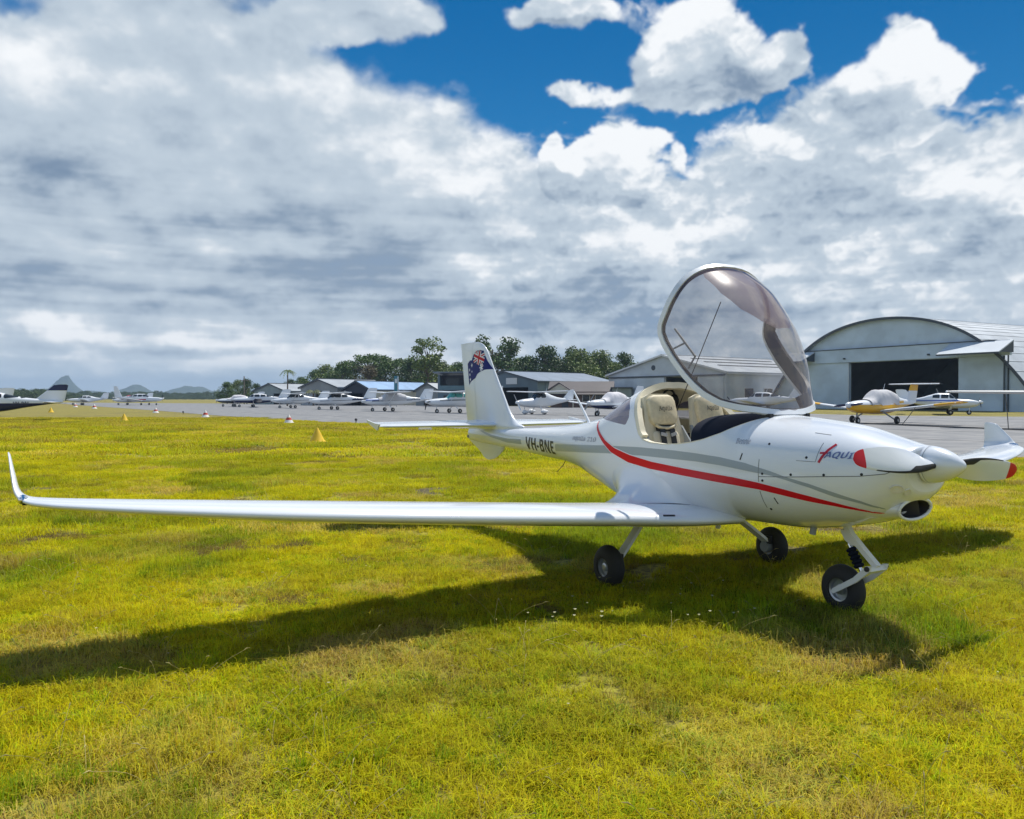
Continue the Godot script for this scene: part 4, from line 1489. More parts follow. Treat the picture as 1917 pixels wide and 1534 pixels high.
func build_ground() -> void:
	var lines := func(near: float, step: float, far: Array) -> Array:
		var o := []
		var x := -near
		while x <= near + 0.01:
			o.append(x)
			x += step
		var l := []
		for f in far: l.append(-f)
		l.reverse()
		l.append_array(o)
		l.append_array(far)
		return l
	var xs: Array = lines.call(60.0, 0.75, [63.0, 68.0, 75.0, 85.0, 100.0, 130.0, 180.0, 260.0, 400.0, 700.0, 1400.0, 3600.0])
	var ds := []
	for v in [-400.0, -120.0, -40.0, -16.0, -6.0]: ds.append(v)
	var q := -3.0
	while q < 90.0:
		ds.append(q)
		q += 0.6 if q < 30.0 else 1.2
	for v in [95.0, 102.0, 112.0, 128.0, 150.0, 180.0, 230.0, 300.0, 420.0, 600.0, 900.0, 1400.0, 2200.0, 3600.0]: ds.append(v)
	var m := Mesher.new()
	m.coloured = true
	for d in ds:
		for x in xs:
			var c := turf(x, d)
			# thatch and soil show between the blades
			c = c.lerp(Color(0.190, 0.150, 0.035), 0.62)
			if absf(x) < 61.0 and d < 91.0: c = c.lerp(Color(0.085, 0.062, 0.035), bare(x, d) * 0.9)
			m.add(at(x, d), Vector3.UP, Vector2.ZERO, c)
	var n := xs.size()
	for i in ds.size() - 1:
		for j in n - 1:
			m.tri(i * n + j, i * n + j + 1, (i + 1) * n + j + 1)
			m.tri(i * n + j, (i + 1) * n + j + 1, (i + 1) * n + j)
	var g := mat("turf_soil", Color.WHITE, 0.95)
	g.vertex_color_use_as_albedo = true
	triplanar(g, noise_tex(41, 0.045, 512, Color(0.62, 0.60, 0.56), Color(1, 1, 1), 6, 0.3, 0.62), 0.45)
	struct("ground", m.mesh(), g)

	var wob := FastNoiseLite.new()
	wob.seed = 77
	wob.frequency = 0.7
	var near := along(APRON_NEAR, 700)
	var far := along(APRON_FAR, 700)
	m = Mesher.new()
	for k in near.size():
		var w := wob.get_noise_2d(near[k].x, near[k].y) * 0.4
		m.add(at(near[k].x + w * 0.78, near[k].y + w * 0.62, 0.014), Vector3.UP)
		m.add(at(far[k].x, far[k].y, 0.014), Vector3.UP)
		if k:
			m.tri(k * 2 - 2, k * 2 - 1, k * 2 + 1)
			m.tri(k * 2 - 2, k * 2 + 1, k * 2)
	var asphalt := mat("asphalt", Color.WHITE, 0.85)
	triplanar(asphalt, noise_tex(52, 0.02, 512, lin(0.165, 0.17, 0.18), lin(0.235, 0.235, 0.237), 6, 0.25, 0.75), 0.06)
	struct("apron", m.mesh(), asphalt)
	# sealed joints between the lanes of the apron
	var seal := mat("tar_seal", lin(0.10, 0.10, 0.105), 0.7)
	for k in 7:
		var a := Vector2(18.0, 27.0) + Vector2(7.0, 4.5) * k
		var b := a + Vector2(-0.62, 0.78) * 75.0
		m = strap([at(a.x, a.y, 0.016), at(b.x, b.y, 0.016)], [Vector3.UP, Vector3.UP], 0.05, 0.0, 0.004)
		var j := struct("apron_joint", m.mesh(), seal)
		j.name = "apron_joint" if k == 0 else "apron_joint_%03d" % k


func ridge_mesh(cx: float, cd: float, half: float, h: float, power: float, flat_: float, seed_: int) -> Mesher:
	var n := FastNoiseLite.new()
	n.seed = seed_
	n.frequency = 0.02
	n.fractal_octaves = 4
	var fn := func(u, v):
		var r := Vector2(u, v * 1.0).length()
		var e := pow(maxf(1.0 - maxf(r - flat_, 0.0) / (1.0 - flat_), 0.0), power)
		var x: float = cx + u * half
		var d: float = cd + v * half * 1.4
		return at(x, d, h * e * (1.0 + 0.18 * n.get_noise_2d(x, d)) - 2.0)
	return sheet(fn, steps(-1.0, 1.0, 40), steps(-1.0, 1.0, 30), 1.0)


func build_hills() -> void:
	var w := mat("hill_forest", Color.WHITE, 0.95)
	triplanar(w, noise_tex(60, 0.05, 256, lin(0.025, 0.045, 0.022), lin(0.06, 0.085, 0.035)), 0.02)
	var k := 2700.0 / 1528.3
	for e in [[108.0, 62.0, 41.0, 1.25, 0.10, 1], [150.0, 150.0, 12.0, 1.0, 0.1, 2], [222.0, 75.0, 24.0, 0.9, 0.1, 3], [322.0, 110.0, 22.0, 0.95, 0.15, 4], [420.0, 170.0, 13.0, 0.9, 0.2, 5], [-60.0, 220.0, 12.0, 0.9, 0.2, 6]]:
		var o := struct("hill", ridge_mesh((e[0] - 958.5) * k, 2700.0 + 40.0 * e[5], e[1] * k * 0.72, e[2] * k + 4.0, e[3], e[4], e[5]).mesh(), w)
		o.name = "hill" if e[5] == 1 else "hill_%03d" % (e[5] - 1)


# ---------------------------------------------------------------- buildings

func cladding(key: String, c: Color, rough := 0.55) -> StandardMaterial3D:
	var m := mat(key, Color.WHITE, rough)
	triplanar(m, noise_tex(hash(key) % 1000, 0.012, 256, c.darkened(0.10), c, 5, 0.3, 0.7), 0.08)
	return m


func box_part(called: String, a: Vector3, b: Vector3, m: Material, parent: Node) -> MeshInstance3D:
	var q := Mesher.new()
	q.box((a + b) / 2, (b - a).abs())
	return put(called, q.mesh(), m, parent)


# a shed with its gable to the front: local x along the front, -z to the back
func gable_shed(o: Node3D, L: float, eave: float, peak: float, depth: float, a: float, b: float, oh: float, wall: Material, roof: Material, trim: Material) -> void:
	var front := PackedVector2Array([Vector2(0, 0), Vector2(a, 0), Vector2(a, oh), Vector2(b, oh), Vector2(b, 0), Vector2(L, 0), Vector2(L, eave), Vector2(L / 2, peak), Vector2(0, eave)])
	put("front_wall", plate(front, 0.2, Transform3D(Basis.IDENTITY, Vector3(0, 0, -0.1))).mesh(), wall, o)
	var back := PackedVector2Array([Vector2(0.2, 0), Vector2(L - 0.2, 0), Vector2(L - 0.2, eave), Vector2(L / 2, peak), Vector2(0.2, eave)])
	put("back_wall", plate(back, 0.2, Transform3D(Basis.IDENTITY, Vector3(0, 0, -depth + 0.1))).mesh(), wall, o)
	box_part("side_wall", Vector3(0, 0, -0.2), Vector3(0.2, eave - 0.02, -depth), wall, o)
	box_part("side_wall", Vector3(L - 0.2, 0, -0.2), Vector3(L, eave - 0.02, -depth), wall, o)
	var slope := Vector2(L / 2, peak - eave)
	var ang := slope.angle()
	for s in [1.0, -1.0]:
		var m := Mesher.new()
		var len := slope.length() + 0.45
		var mid := Vector3(L / 2 + s * (L / 4 + 0.2), (peak + eave) / 2 + 0.10 - 0.2 * tan(ang), -depth / 2)
		m.box(mid, Vector3(len, 0.14, depth + 0.8), Basis(Vector3(0, 0, 1), -s * ang))
		var r := put("roof_panel", m.mesh(), roof, o)
		# barge board along the gable
		m = Mesher.new()
		m.box(mid + Vector3(0, -0.04, depth / 2 + 0.43), Vector3(len, 0.26, 0.05), Basis(Vector3(0, 0, 1), -s * ang))
		put("barge_board", m.mesh(), trim, r)
	box_part("gutter", Vector3(-0.55, eave - 0.28, 0.3), Vector3(-0.40, eave - 0.12, -depth - 0.3), trim, o)
	box_part("gutter", Vector3(L + 0.40, eave - 0.28, 0.3), Vector3(L + 0.55, eave - 0.12, -depth - 0.3), trim, o)
	box_part("ridge_cap", Vector3(L / 2 - 0.25, peak + 0.14, 0.42), Vector3(L / 2 + 0.25, peak + 0.24, -depth - 0.42), trim, o)


func window_part(o: Node3D, a: Vector3, b: Vector3, frame_m: Material, glass_m: Material) -> void:
	# a framed pane lying in the x-y plane in front of a wall
	var f := box_part("window", a, b, frame_m, o)
	box_part("pane", Vector3(a.x + 0.08, a.y + 0.08, maxf(a.z, b.z) - 0.01), Vector3(b.x - 0.08, b.y - 0.08, maxf(a.z, b.z) + 0.02), glass_m, f)


func build_buildings() -> void:
	var pale := cladding("pale_cladding", lin(0.54, 0.67, 0.80))
	var silver := cladding("silver_roof", lin(0.52, 0.56, 0.60), 0.45)
	var white := cladding("white_cladding", lin(0.62, 0.68, 0.74))
	var slate := cladding("slate_cladding", lin(0.13, 0.19, 0.24))
	var blue_roof := cladding("blue_roof", lin(0.28, 0.44, 0.68), 0.4)
	var navy := cladding("navy_cladding", lin(0.02, 0.025, 0.045))
	var cream := cladding("cream_cladding", lin(0.55, 0.53, 0.44))
	var grey := cladding("grey_cladding", lin(0.30, 0.32, 0.33))
	var zinc := cladding("zinc_roof", lin(0.40, 0.43, 0.46), 0.45)
	var greygreen := cladding("greygreen_cladding", lin(0.28, 0.34, 0.34))
	var bluegrey := cladding("bluegrey_roof", lin(0.20, 0.25, 0.32), 0.45)
	var brown := cladding("brown_roof", lin(0.075, 0.062, 0.065))
	var brickm := cladding("brick_wall", lin(0.16, 0.10, 0.085))
	var trim := mat("trim_dark", lin(0.05, 0.065, 0.085), 0.5)
	var white_trim := mat("trim_white", lin(0.70, 0.71, 0.72), 0.5)
	arch_hangar(pale, silver, white, trim)

	# white gabled hangar behind the cockpit
	var o := thing("gable_hangar", "white gabled hangar behind the open cockpit", "hangar", at(16.0, 135.0), deg_to_rad(-53.1))
	gable_shed(o, 24.0, 5.2, 8.0, 26.0, 12.5, 18.8, 4.7, white, silver, white_trim)
	box_part("door_panel", Vector3(1.2, 0.02, 0.02), Vector3(6.4, 4.6, 0.14), white, o)
	box_part("door_panel", Vector3(6.5, 0.02, 0.02), Vector3(12.4, 4.6, 0.20), white, o)
	box_part("door_panel", Vector3(18.9, 0.02, 0.02), Vector3(23.6, 4.6, 0.14), white, o)
	box_part("window", Vector3(2.2, 1.4, 0.15), Vector3(5.2, 2.6, 0.20), M.far_glass, o)
	box_part("door_rail", Vector3(0.2, 4.72, 0.03), Vector3(23.8, 4.92, 0.3), trim, o)
	var vent := Mesher.new()
	vent.lathe([Vector2(0.4, 0.0), Vector2(0.4, 0.08), Vector2(0.0, 0.08)], 16, Transform3D(Basis.IDENTITY, Vector3(10.0, 6.2, 0.0)))
	put("gable_vent", vent.mesh(), trim, o)
	for k in 3:
		var bar := Mesher.new()
		var ang := -atan2(2.8, 12.0)
		bar.box(Vector3(14.6 + 2.6 * k, 8.0 - (2.6 + 2.6 * k) * 2.8 / 12.0 + 0.22, -13.5), Vector3(0.5, 0.06, 20.0), Basis(Vector3(0, 0, 1), ang))
		put("roof_light", bar.mesh(), trim, o)
	for k in 4:
		window_part_side(o, 24.0, -4.0 - 4.6 * k, 1.2, 3.0)

	# low blue-grey hangar to the right of the tail
	o = thing("gable_hangar", "blue-grey hangar with dark open front right of the tail", "hangar", at(-7.6, 163.0), deg_to_rad(-47.0))
	gable_shed(o, 18.0, 4.6, 6.5, 22.0, 6.0, 15.6, 3.5, slate, bluegrey, trim)
	box_part("hangar_sign", Vector3(9.6, 4.1, 0.03), Vector3(12.6, 5.3, 0.12), white_trim, o)
	for k in 3:
		box_part("wall_panel", Vector3(18.02, 0.1, -2.0 - 6.4 * k), Vector3(18.1, 4.2, -7.9 - 6.4 * k), slate, o)

	# club house with a brown roof and a small gable porch
	o = thing("club_house", "brick club house with brown roof and cream gable porch", "building", at(5.4, 128.0), deg_to_rad(-8.0))
	box_part("wall", Vector3(0.6, 0, -0.3), Vector3(10.0, 2.5, -8.0), brickm, o)
	var r := Mesher.new()
	r.box(Vector3(5.3, 3.05, -2.0), Vector3(10.4, 0.16, 5.2), Basis(Vector3.RIGHT, 0.42))
	put("roof_panel", r.mesh(), brown, o)
	r = Mesher.new()
	r.box(Vector3(5.3, 3.05, -6.6), Vector3(10.4, 0.16, 5.0), Basis(Vector3.RIGHT, -0.42))
	put("roof_panel", r.mesh(), brown, o)
	put("porch_gable", plate(PackedVector2Array([Vector2(-0.2, 2.15), Vector2(4.5, 2.15), Vector2(2.15, 3.65)]), 0.15, Transform3D(Basis.IDENTITY, Vector3(0, 0, 2.0))).mesh(), cream, o)
	for s in [1.0, -1.0]:
		r = Mesher.new()
		r.box(Vector3(2.15 + s * 1.35, 2.98, 0.8), Vector3(3.2, 0.14, 3.0), Basis(Vector3(0, 0, 1), -s * 0.565))
		put("porch_roof", r.mesh(), brown, o)
	for px in [0.0, 4.3]:
		box_part("porch_post", Vector3(px - 0.08, 0, 1.8), Vector3(px + 0.08, 2.15, 1.96), cream, o)
	window_part(o, Vector3(5.6, 0.9, -0.3), Vector3(6.8, 2.1, -0.22), white_trim, M.far_glass)
	window_part(o, Vector3(7.6, 0.9, -0.3), Vector3(9.2, 2.1, -0.22), white_trim, M.far_glass)
	box_part("door", Vector3(2.4, 0, -0.3), Vector3(3.4, 2.1, -0.22), trim, o)
	box_part("shed_annex", Vector3(10.2, 0, -0.6), Vector3(13.2, 3.0, -6.0), greygreen, o)
	box_part("annex_roof", Vector3(10.0, 3.02, -0.2), Vector3(13.4, 3.2, -6.4), trim, o)

	# two storey control building, mostly behind the fin
	o = thing("control_building", "two storey slate building with a recessed dark balcony left of the fin", "building", at(-12.9, 142.0), deg_to_rad(-6.0))
	box_part("lower_floor", Vector3(0, 0, 0), Vector3(9.0, 2.6, -8.0), slate, o)
	box_part("balcony_slab", Vector3(-0.1, 2.62, 0.2), Vector3(9.1, 2.85, -8.0), trim, o)
	box_part("balcony_front", Vector3(0.3, 2.87, 0.15), Vector3(8.8, 3.65, 0.05), cladding("teal_panel", lin(0.12, 0.21, 0.25)), o)
	box_part("end_wall", Vector3(0, 2.87, 0.1), Vector3(0.35, 5.5, -8.0), slate, o)
	box_part("end_wall", Vector3(8.65, 2.87, 0.1), Vector3(9.0, 5.5, -8.0), slate, o)
	box_part("recessed_wall", Vector3(0.35, 2.87, -2.0), Vector3(8.65, 5.5, -2.2), navy, o)
	window_part(o, Vector3(1.0, 3.7, -2.0), Vector3(3.4, 5.0, -1.92), trim, M.far_glass)
	window_part(o, Vector3(4.2, 3.0, -2.0), Vector3(5.4, 5.1, -1.92), trim, M.far_glass)
	r = Mesher.new()
	r.box(Vector3(4.5, 5.72, -3.6), Vector3(10.4, 0.16, 9.6), Basis(Vector3.RIGHT, -0.05))
	put("roof_panel", r.mesh(), bluegrey, o)
	window_part(o, Vector3(1.0, 0.9, 0.0), Vector3(2.6, 2.0, 0.08), trim, M.far_glass)
	window_part(o, Vector3(4.0, 0.9, 0.0), Vector3(5.6, 2.0, 0.08), trim, M.far_glass)

	# blue roofed hangar with a dark gable
	o = thing("gable_hangar", "hangar with pale blue roof and dark navy gable behind the parked row", "hangar", at(-33.0, 160.0), deg_to_rad(-30.0))
	gable_shed(o, 6.6, 3.2, 4.7, 21.0, 1.8, 4.8, 2.4, navy, blue_roof, trim)
	box_part("side_cladding", Vector3(6.62, 0.05, -0.4), Vector3(6.72, 2.9, -20.7), cream, o)

	o = thing("gable_hangar", "small grey shed with pale roof between blue roof and slate building", "shed", at(-18.6, 158.0), deg_to_rad(-35.0))
	gable_shed(o, 6.0, 2.9, 4.3, 8.0, 2.0, 4.0, 2.2, grey, zinc, trim)

	o = thing("gable_hangar", "grey hangar with open dark bays behind the palm tree", "hangar", at(-43.5, 168.0), deg_to_rad(-40.0))
	gable_shed(o, 12.0, 3.6, 5.2, 14.0, 5.0, 9.5, 2.9, grey, zinc, trim)
	box_part("door_panel", Vector3(0.6, 0.05, 0.02), Vector3(4.9, 2.8, 0.12), zinc, o)

	o = thing("gable_hangar", "pale grey-green shed left of the palm tree", "shed", at(-60.0, 190.0), deg_to_rad(-28.0))
	gable_shed(o, 9.5, 3.1, 4.7, 13.0, 6.0, 8.6, 2.5, greygreen, zinc, trim)

	# banner sign on its post
	o = thing("banner_sign", "tall blue and white banner sign on a post above the parked row", "sign", at(-19.4, 137.0))
	var pm := Mesher.new()
	pm.tube([Vector3.ZERO, Vector3(0, 5.2, 0)], [0.06, 0.05], 8)
	put("post", pm.mesh(), M.steel_grey, o)
	box_part("banner", Vector3(-0.38, 2.6, 0.03), Vector3(0.38, 5.2, 0.09), mat("banner_blue", lin(0.05, 0.20, 0.26), 0.6), o)
	box_part("banner_stripe", Vector3(0.20, 2.7, 0.092), Vector3(0.36, 5.1, 0.10), white_trim, o)
	box_part("banner_emblem", Vector3(-0.25, 4.0, 0.092), Vector3(0.10, 4.7, 0.10), white_trim, o)

	# power pole by the left trees
	o = thing("power_pole", "thin wooden power pole standing before the left trees", "pole", at(-63.0, 192.0))
	pm = Mesher.new()
	pm.tube([Vector3.ZERO, Vector3(0, 6.6, 0)], [0.16, 0.11], 10)
	put("pole", pm.mesh(), mat("pole_wood", lin(0.20, 0.16, 0.12), 0.9), o)
	box_part("cross_arm", Vector3(-1.0, 5.5, -0.06), Vector3(1.0, 5.66, 0.06), M.pole_wood, o)


func window_part_side(o: Node3D, x: float, z: float, y0: float, y1: float) -> void:
	var f := box_part("window", Vector3(x, y0, z), Vector3(x + 0.06, y1, z - 2.2), M.trim_white if M.has("trim_white") else M.white_paint, o)
	box_part("pane", Vector3(x + 0.05, y0 + 0.1, z - 0.1), Vector3(x + 0.08, y1 - 0.1, z - 2.1), M.far_glass, f)


func arch_h(oo: float) -> float:
	return 11.45 - 0.01756 * oo * oo - 3.53e-5 * oo * oo * oo * oo


func arch_hangar(pale: Material, silver: Material, white: Material, trim: Material) -> void:
	var o := thing("arch_hangar", "large hangar with curved roof and wide open dark doorway", "hangar", at(41.3, 113.5), deg_to_rad(-61.3))
	var c := 11.9
	var front := PackedVector2Array([Vector2(-8.0, 0), Vector2(6.6, 0), Vector2(6.6, 6.15), Vector2(21.6, 6.15), Vector2(21.6, 0), Vector2(31.8, 0)])
	for k in 41:
		var oo := 19.9 - 39.8 * k / 40.0
		front.append(Vector2(c + oo, maxf(arch_h(oo), 0.1)))
	put("front_wall", plate(front, 0.25, Transform3D(Basis.IDENTITY, Vector3(0, 0, -0.3))).mesh(), pale, o)
	var back := PackedVector2Array([Vector2(-8.0, 0), Vector2(31.8, 0)])
	for k in 41:
		var oo := 19.9 - 39.8 * k / 40.0
		back.append(Vector2(c + oo, maxf(arch_h(oo), 0.1)))
	put("back_wall", plate(back, 0.25, Transform3D(Basis.IDENTITY, Vector3(0, 0, -34.0))).mesh(), pale, o)
	var roof := func(u, v): return Vector3(c + u, arch_h(u) + 0.12, v)
	var rm := sheet(roof, steps(-20.2, 20.2, 60), steps(-34.3, 0.35, 8), -1.0)
	var low := func(u, v): return Vector3(c + u, arch_h(u) + 0.02, v)
	var lm := sheet(low, steps(-20.2, 20.2, 60), steps(-34.3, 0.35, 8), 1.0)
	var rp := put("curved_roof", rm.mesh(), silver, o)
	put("roof_lining", lm.mesh(), silver, rp)
	# rolled edge along the front of the arch
	var P := []
	var N := []
	for k in 61:
		var oo := -20.2 + 40.4 * k / 60.0
		P.append(Vector3(c + oo, arch_h(oo) + 0.06, 0.38))
		N.append(Vector3(0.0351 * oo, 1, 0).normalized())
	put("roof_edge", strap(P, N, 0.10, -0.16, 0.16).mesh(), trim, rp)
	for k in 17:
		var oo := 3.0 + k * 1.02
		P = []
		N = []
		for i in 5:
			P.append(Vector3(c + oo, arch_h(oo) + 0.125, 0.3 - 34.4 * i / 4.0))
			N.append(Vector3(0.0351 * oo, 1, 0).normalized())
		put("roof_seam", strap(P, N, 0.09, -0.005, 0.028).mesh(), silver, rp)
	# sliding doors pushed open to both sides
	box_part("sliding_door", Vector3(-0.1, 0.05, -0.14), Vector3(6.55, 6.2, 0.02), pale, o)
	box_part("sliding_door", Vector3(21.65, 0.05, -0.14), Vector3(26.9, 6.2, 0.02), pale, o)
	box_part("door_edge", Vector3(6.5, 0.05, 0.03), Vector3(6.62, 6.2, 0.10), white, o)
	box_part("door_edge", Vector3(26.85, 0.05, 0.03), Vector3(26.98, 6.2, 0.10), trim, o)
	box_part("corner_post", Vector3(27.25, 0.05, -0.15), Vector3(27.33, 6.4, 0.05), trim, o)
	# the beam over the doors and the sloping hoods over the door pockets
	box_part("door_header", Vector3(-1.0, 6.22, -0.16), Vector3(27.6, 7.9, 0.22), pale, o)
	box_part("header_flashing", Vector3(-1.0, 7.92, -0.16), Vector3(26.0, 8.0, 0.32), trim, o)
	for e in [[-3.2, 1.2, 0], [20.8, 28.0, 1]]:
		var m := Mesher.new()
		m.box(Vector3((e[0] + e[1]) / 2, 7.15, 1.55), Vector3(e[1] - e[0], 0.12, 3.1), Basis(Vector3.RIGHT, 0.46))
		var h := put("door_hood", m.mesh(), white, o)
		m = Mesher.new()
		m.box(Vector3((e[0] + e[1]) / 2, 6.42, 2.90), Vector3(e[1] - e[0], 0.18, 0.12))
		put("hood_fascia", m.mesh(), trim, h)
		put("hood_end", plate(PackedVector2Array([Vector2(0.1, 7.8), Vector2(2.85, 6.5), Vector2(0.1, 6.5)]), 0.08, Transform3D(Basis(Vector3.UP, -PI / 2), Vector3(e[1] - 0.1, 0, 0))).mesh(), trim, h)
	box_part("hangar_floor", Vector3(-7.0, 0.0, -0.5), Vector3(30.8, 0.03, -33.5), mat("hangar_concrete", lin(0.16, 0.16, 0.16), 0.7), o)
	for k in 2:
		box_part("lamp_bracket", Vector3(6.0 + 12.0 * k, 6.6, 0.22), Vector3(6.2 + 12.0 * k, 6.8, 0.5), trim, o)


# ---------------------------------------------------------------- trees

func leaf_mass(m: Mesher, centre: Vector3, r: Vector3, count: int, size: float, rr: RandomNumberGenerator, tone: Color) -> void:
	for i in count:
		# through the volume, thicker towards the outside
		var d := Vector3(rr.randfn(), rr.randfn(), rr.randfn()).normalized() * pow(rr.randf(), 0.40)
		var p := centre + d * r
		var s := size * rr.randf_range(0.6, 1.3)
		var b := Basis.from_euler(Vector3(rr.randf_range(-1.2, 1.2), rr.randf() * TAU, rr.randf_range(-1.2, 1.2)))
		var col := tone * rr.randf_range(0.65, 1.35)
		col.a = 1.0
		var nn := b.y
		var a0 := p - b.x * s * 0.5
		var a1 := p + b.z * s * 0.32 + b.y * s * 0.08
		var a2 := p + b.x * s * 0.5 - b.y * s * 0.12
		var a3 := p - b.z * s * 0.32 + b.y * s * 0.05
		m.flat(a0, a1, a2, nn, col)
		m.flat(a0, a2, a3, nn, col)


# kinds: 0 round dense, 1 open tall gum, 2 flat topped spreading
func make_tree(kind: int, h: float, wide: float, seed_: int, tone: Color) -> Array:
	var rr := RandomNumberGenerator.new()
	rr.seed = seed_
	var t := Mesher.new()
	var c := Mesher.new()
	c.coloured = true
	var top: float = h * [0.62, 0.80, 0.72][kind]
	t.tube([Vector3.ZERO, Vector3(rr.randf_range(-0.2, 0.2), top * 0.5, rr.randf_range(-0.2, 0.2)), Vector3(rr.randf_range(-0.4, 0.4), top, rr.randf_range(-0.4, 0.4))], [h * 0.022, h * 0.016, h * 0.007], 8)
	var n: int = [52, 36, 40][kind]
	for i in n:
		var a := rr.randf() * TAU
		var q := sqrt(rr.randf())
		var p: Vector3
		if kind == 0:
			var v := rr.randf_range(0.0, 1.0)
			var belly := sin(PI * pow(lerpf(0.12, 1.0, v), 0.8)) * 0.9 + 0.12
			p = Vector3(cos(a) * q * wide * 0.5 * belly, h * lerpf(0.14, 0.92, v), sin(a) * q * wide * 0.5 * belly)
		elif kind == 1:
			p = Vector3(cos(a) * q * wide * 0.5, h * (rr.randf_range(0.55, 0.95) if i % 4 else rr.randf_range(0.25, 0.6)), sin(a) * q * wide * 0.5)
		else:
			p = Vector3(cos(a) * q * wide * 0.5, h * (0.74 + 0.2 * (1.0 - q * q) + rr.randf_range(-0.06, 0.05)), sin(a) * q * wide * 0.5)
		var root := Vector3(0, minf(p.y * 0.75, top), 0)
		t.tube([root, root.lerp(p, 0.6) + Vector3(0, 0.1, 0), p], [h * 0.007, h * 0.004, h * 0.002], 5, false)
		var cr: float = h * [0.115, 0.080, 0.095][kind] * rr.randf_range(0.7, 1.25)
		leaf_mass(c, p, Vector3(cr * 1.25, cr * [0.95, 0.75, 0.55][kind], cr * 1.25), [92, 74, 84][kind], h * 0.040, rr, tone * rr.randf_range(0.75, 1.25))
	return [t.mesh(), c.mesh()]


func build_trees() -> void:
	var bark := mat("bark", lin(0.14, 0.11, 0.085), 0.95)
	var leaf := mat("leaves", Color.WHITE, 0.6)
	leaf.vertex_color_use_as_albedo = true
	leaf.cull_mode = BaseMaterial3D.CULL_DISABLED
	leaf.backlight_enabled = true
	leaf.backlight = Color(0.28, 0.34, 0.10)
	var g0 := Color(0.088, 0.150, 0.026)
	var g1 := Color(0.150, 0.205, 0.036)
	var g2 := Color(0.060, 0.110, 0.024)
	var rust := Color(0.13, 0.10, 0.04)
	var proto := []
	for e in [[0, 10.0, 9.0, 1, g0], [0, 9.0, 10.0, 2, g1], [0, 12.0, 9.5, 3, g2], [1, 14.0, 6.5, 4, g1], [2, 10.0, 12.0, 5, g0], [0, 7.0, 7.0, 6, rust], [1, 13.0, 9.0, 7, g2], [0, 8.0, 8.0, 8, g2]]:
		proto.append([make_tree(e[0], e[1], e[2], e[3], e[4]), e[1]])
	# kind, px across the photograph the tree was read at, distance, height, label
	var list := [
		[3, 800, 188, 15.2, "tall open gum tree rising above the others left of the fin", "tree"],
		[4, 690, 205, 12.6, "flat topped spreading tree above the blue roofed hangar", "tree"],
		[4, 742, 214, 12.0, "thin crowned tree behind the banner sign", "tree"],
		[1, 610, 208, 10.0, "light green bushy tree at the left end of the tree belt", "tree"],
		[0, 640, 200, 10.4, "bushy tree above the grey hangar roof", "tree"],
		[1, 665, 212, 10.6, "light green tree just left of the flat topped tree", "tree"],
		[5, 690, 182, 8.8, "rusty brown tree behind the blue roof", "tree"],
		[0, 722, 200, 10.4, "dark round tree between flat topped tree and banner sign", "tree"],
		[2, 770, 196, 11.0, "dark tree at the foot of the tall gum on its left", "tree"],
		[0, 790, 204, 10.6, "round tree under the tall gum crown", "tree"],
		[1, 825, 198, 10.6, "light green tree right of the tall gum", "tree"],
		[0, 858, 205, 10.6, "green tree showing just left of the fin", "tree"],
		[6, 925, 178, 15.2, "tallest dark tree right beside the fin", "tree"],
		[2, 955, 186, 14.2, "dark tree second right of the fin", "tree"],
		[0, 990, 190, 11.4, "lower dark tree at the dip right of the fin", "tree"],
		[2, 1020, 186, 13.4, "dark tree with a narrow top above the blue-grey hangar", "tree"],
		[6, 1052, 192, 14.0, "ragged dark tree in the middle of the right belt", "tree"],
		[1, 1085, 186, 12.6, "light green tree in the right belt", "tree"],
		[1, 1122, 190, 12.6, "second light green tree of the right belt", "tree"],
		[0, 1100, 200, 11.8, "tree behind the two light green ones", "tree"],
		[2, 1168, 178, 11.4, "dark tree at the right end of the belt beside the white hangar", "tree"],
		[0, 1140, 196, 10.6, "low tree next to the right end of the belt", "tree"],
		[0, 705, 222, 10.0, "low dark tree filling the belt behind the rusty one", "tree"],
		[2, 760, 222, 10.4, "dark filler tree between the banner sign and the tall gum", "tree"],
		[1, 628, 224, 9.4, "pale green tree half hidden at the left of the belt", "tree"],
		[0, 845, 216, 10.2, "rounded tree just right of the tall gum's neighbour", "tree"],
		[0, 972, 206, 11.6, "green tree between the two dark ones right of the fin", "tree"],
		[1, 1036, 210, 12.0, "pale green tree behind the narrow topped one", "tree"],
		[2, 1070, 208, 12.2, "dark tree behind the ragged one in the right belt", "tree"],
		[0, 1150, 212, 10.8, "green tree filling the right end of the belt", "tree"],
		[0, 425, 205, 5.6, "round tree at the left end of the small clump", "tree"],
		[1, 445, 212, 6.2, "light tree behind the power pole", "tree"],
		[7, 462, 200, 6.2, "dark tree just right of the power pole", "tree"],
		[7, 480, 230, 5.6, "small tree above the grey-green shed", "tree"],
		[7, 545, 240, 7.0, "dark tree between palm and grey hangar", "tree"],
		[0, 565, 236, 7.6, "small round tree right of the palm", "tree"],
		[0, 590, 215, 9.0, "bushy tree behind the grey hangar", "tree"],
	]
	for e in list:
		var p: Array = proto[e[0]]
		var x: float = (e[1] - 958.5) / 1528.3 * e[2]
		var o := thing("tree", e[4], e[5], at(x, e[2]), fmod(e[1] * 0.37, TAU), "trees behind the airfield buildings")
		o.scale = Vector3.ONE * (e[3] / p[1])
		put("trunk", p[0][0], bark, o)
		put("crown", p[0][1], leaf, o)

	# palm bent by the wind
	var o := thing("palm_tree", "slender palm with wind blown fronds before the grey-green shed", "palm tree", at(-41.3, 150.0))
	var t := Mesher.new()
	t.tube([Vector3.ZERO, Vector3(0.05, 3.0, 0), Vector3(0.1, 6.5, 0)], [0.17, 0.13, 0.10], 10)
	put("trunk", t.mesh(), bark, o)
	var rr := RandomNumberGenerator.new()
	rr.seed = 99
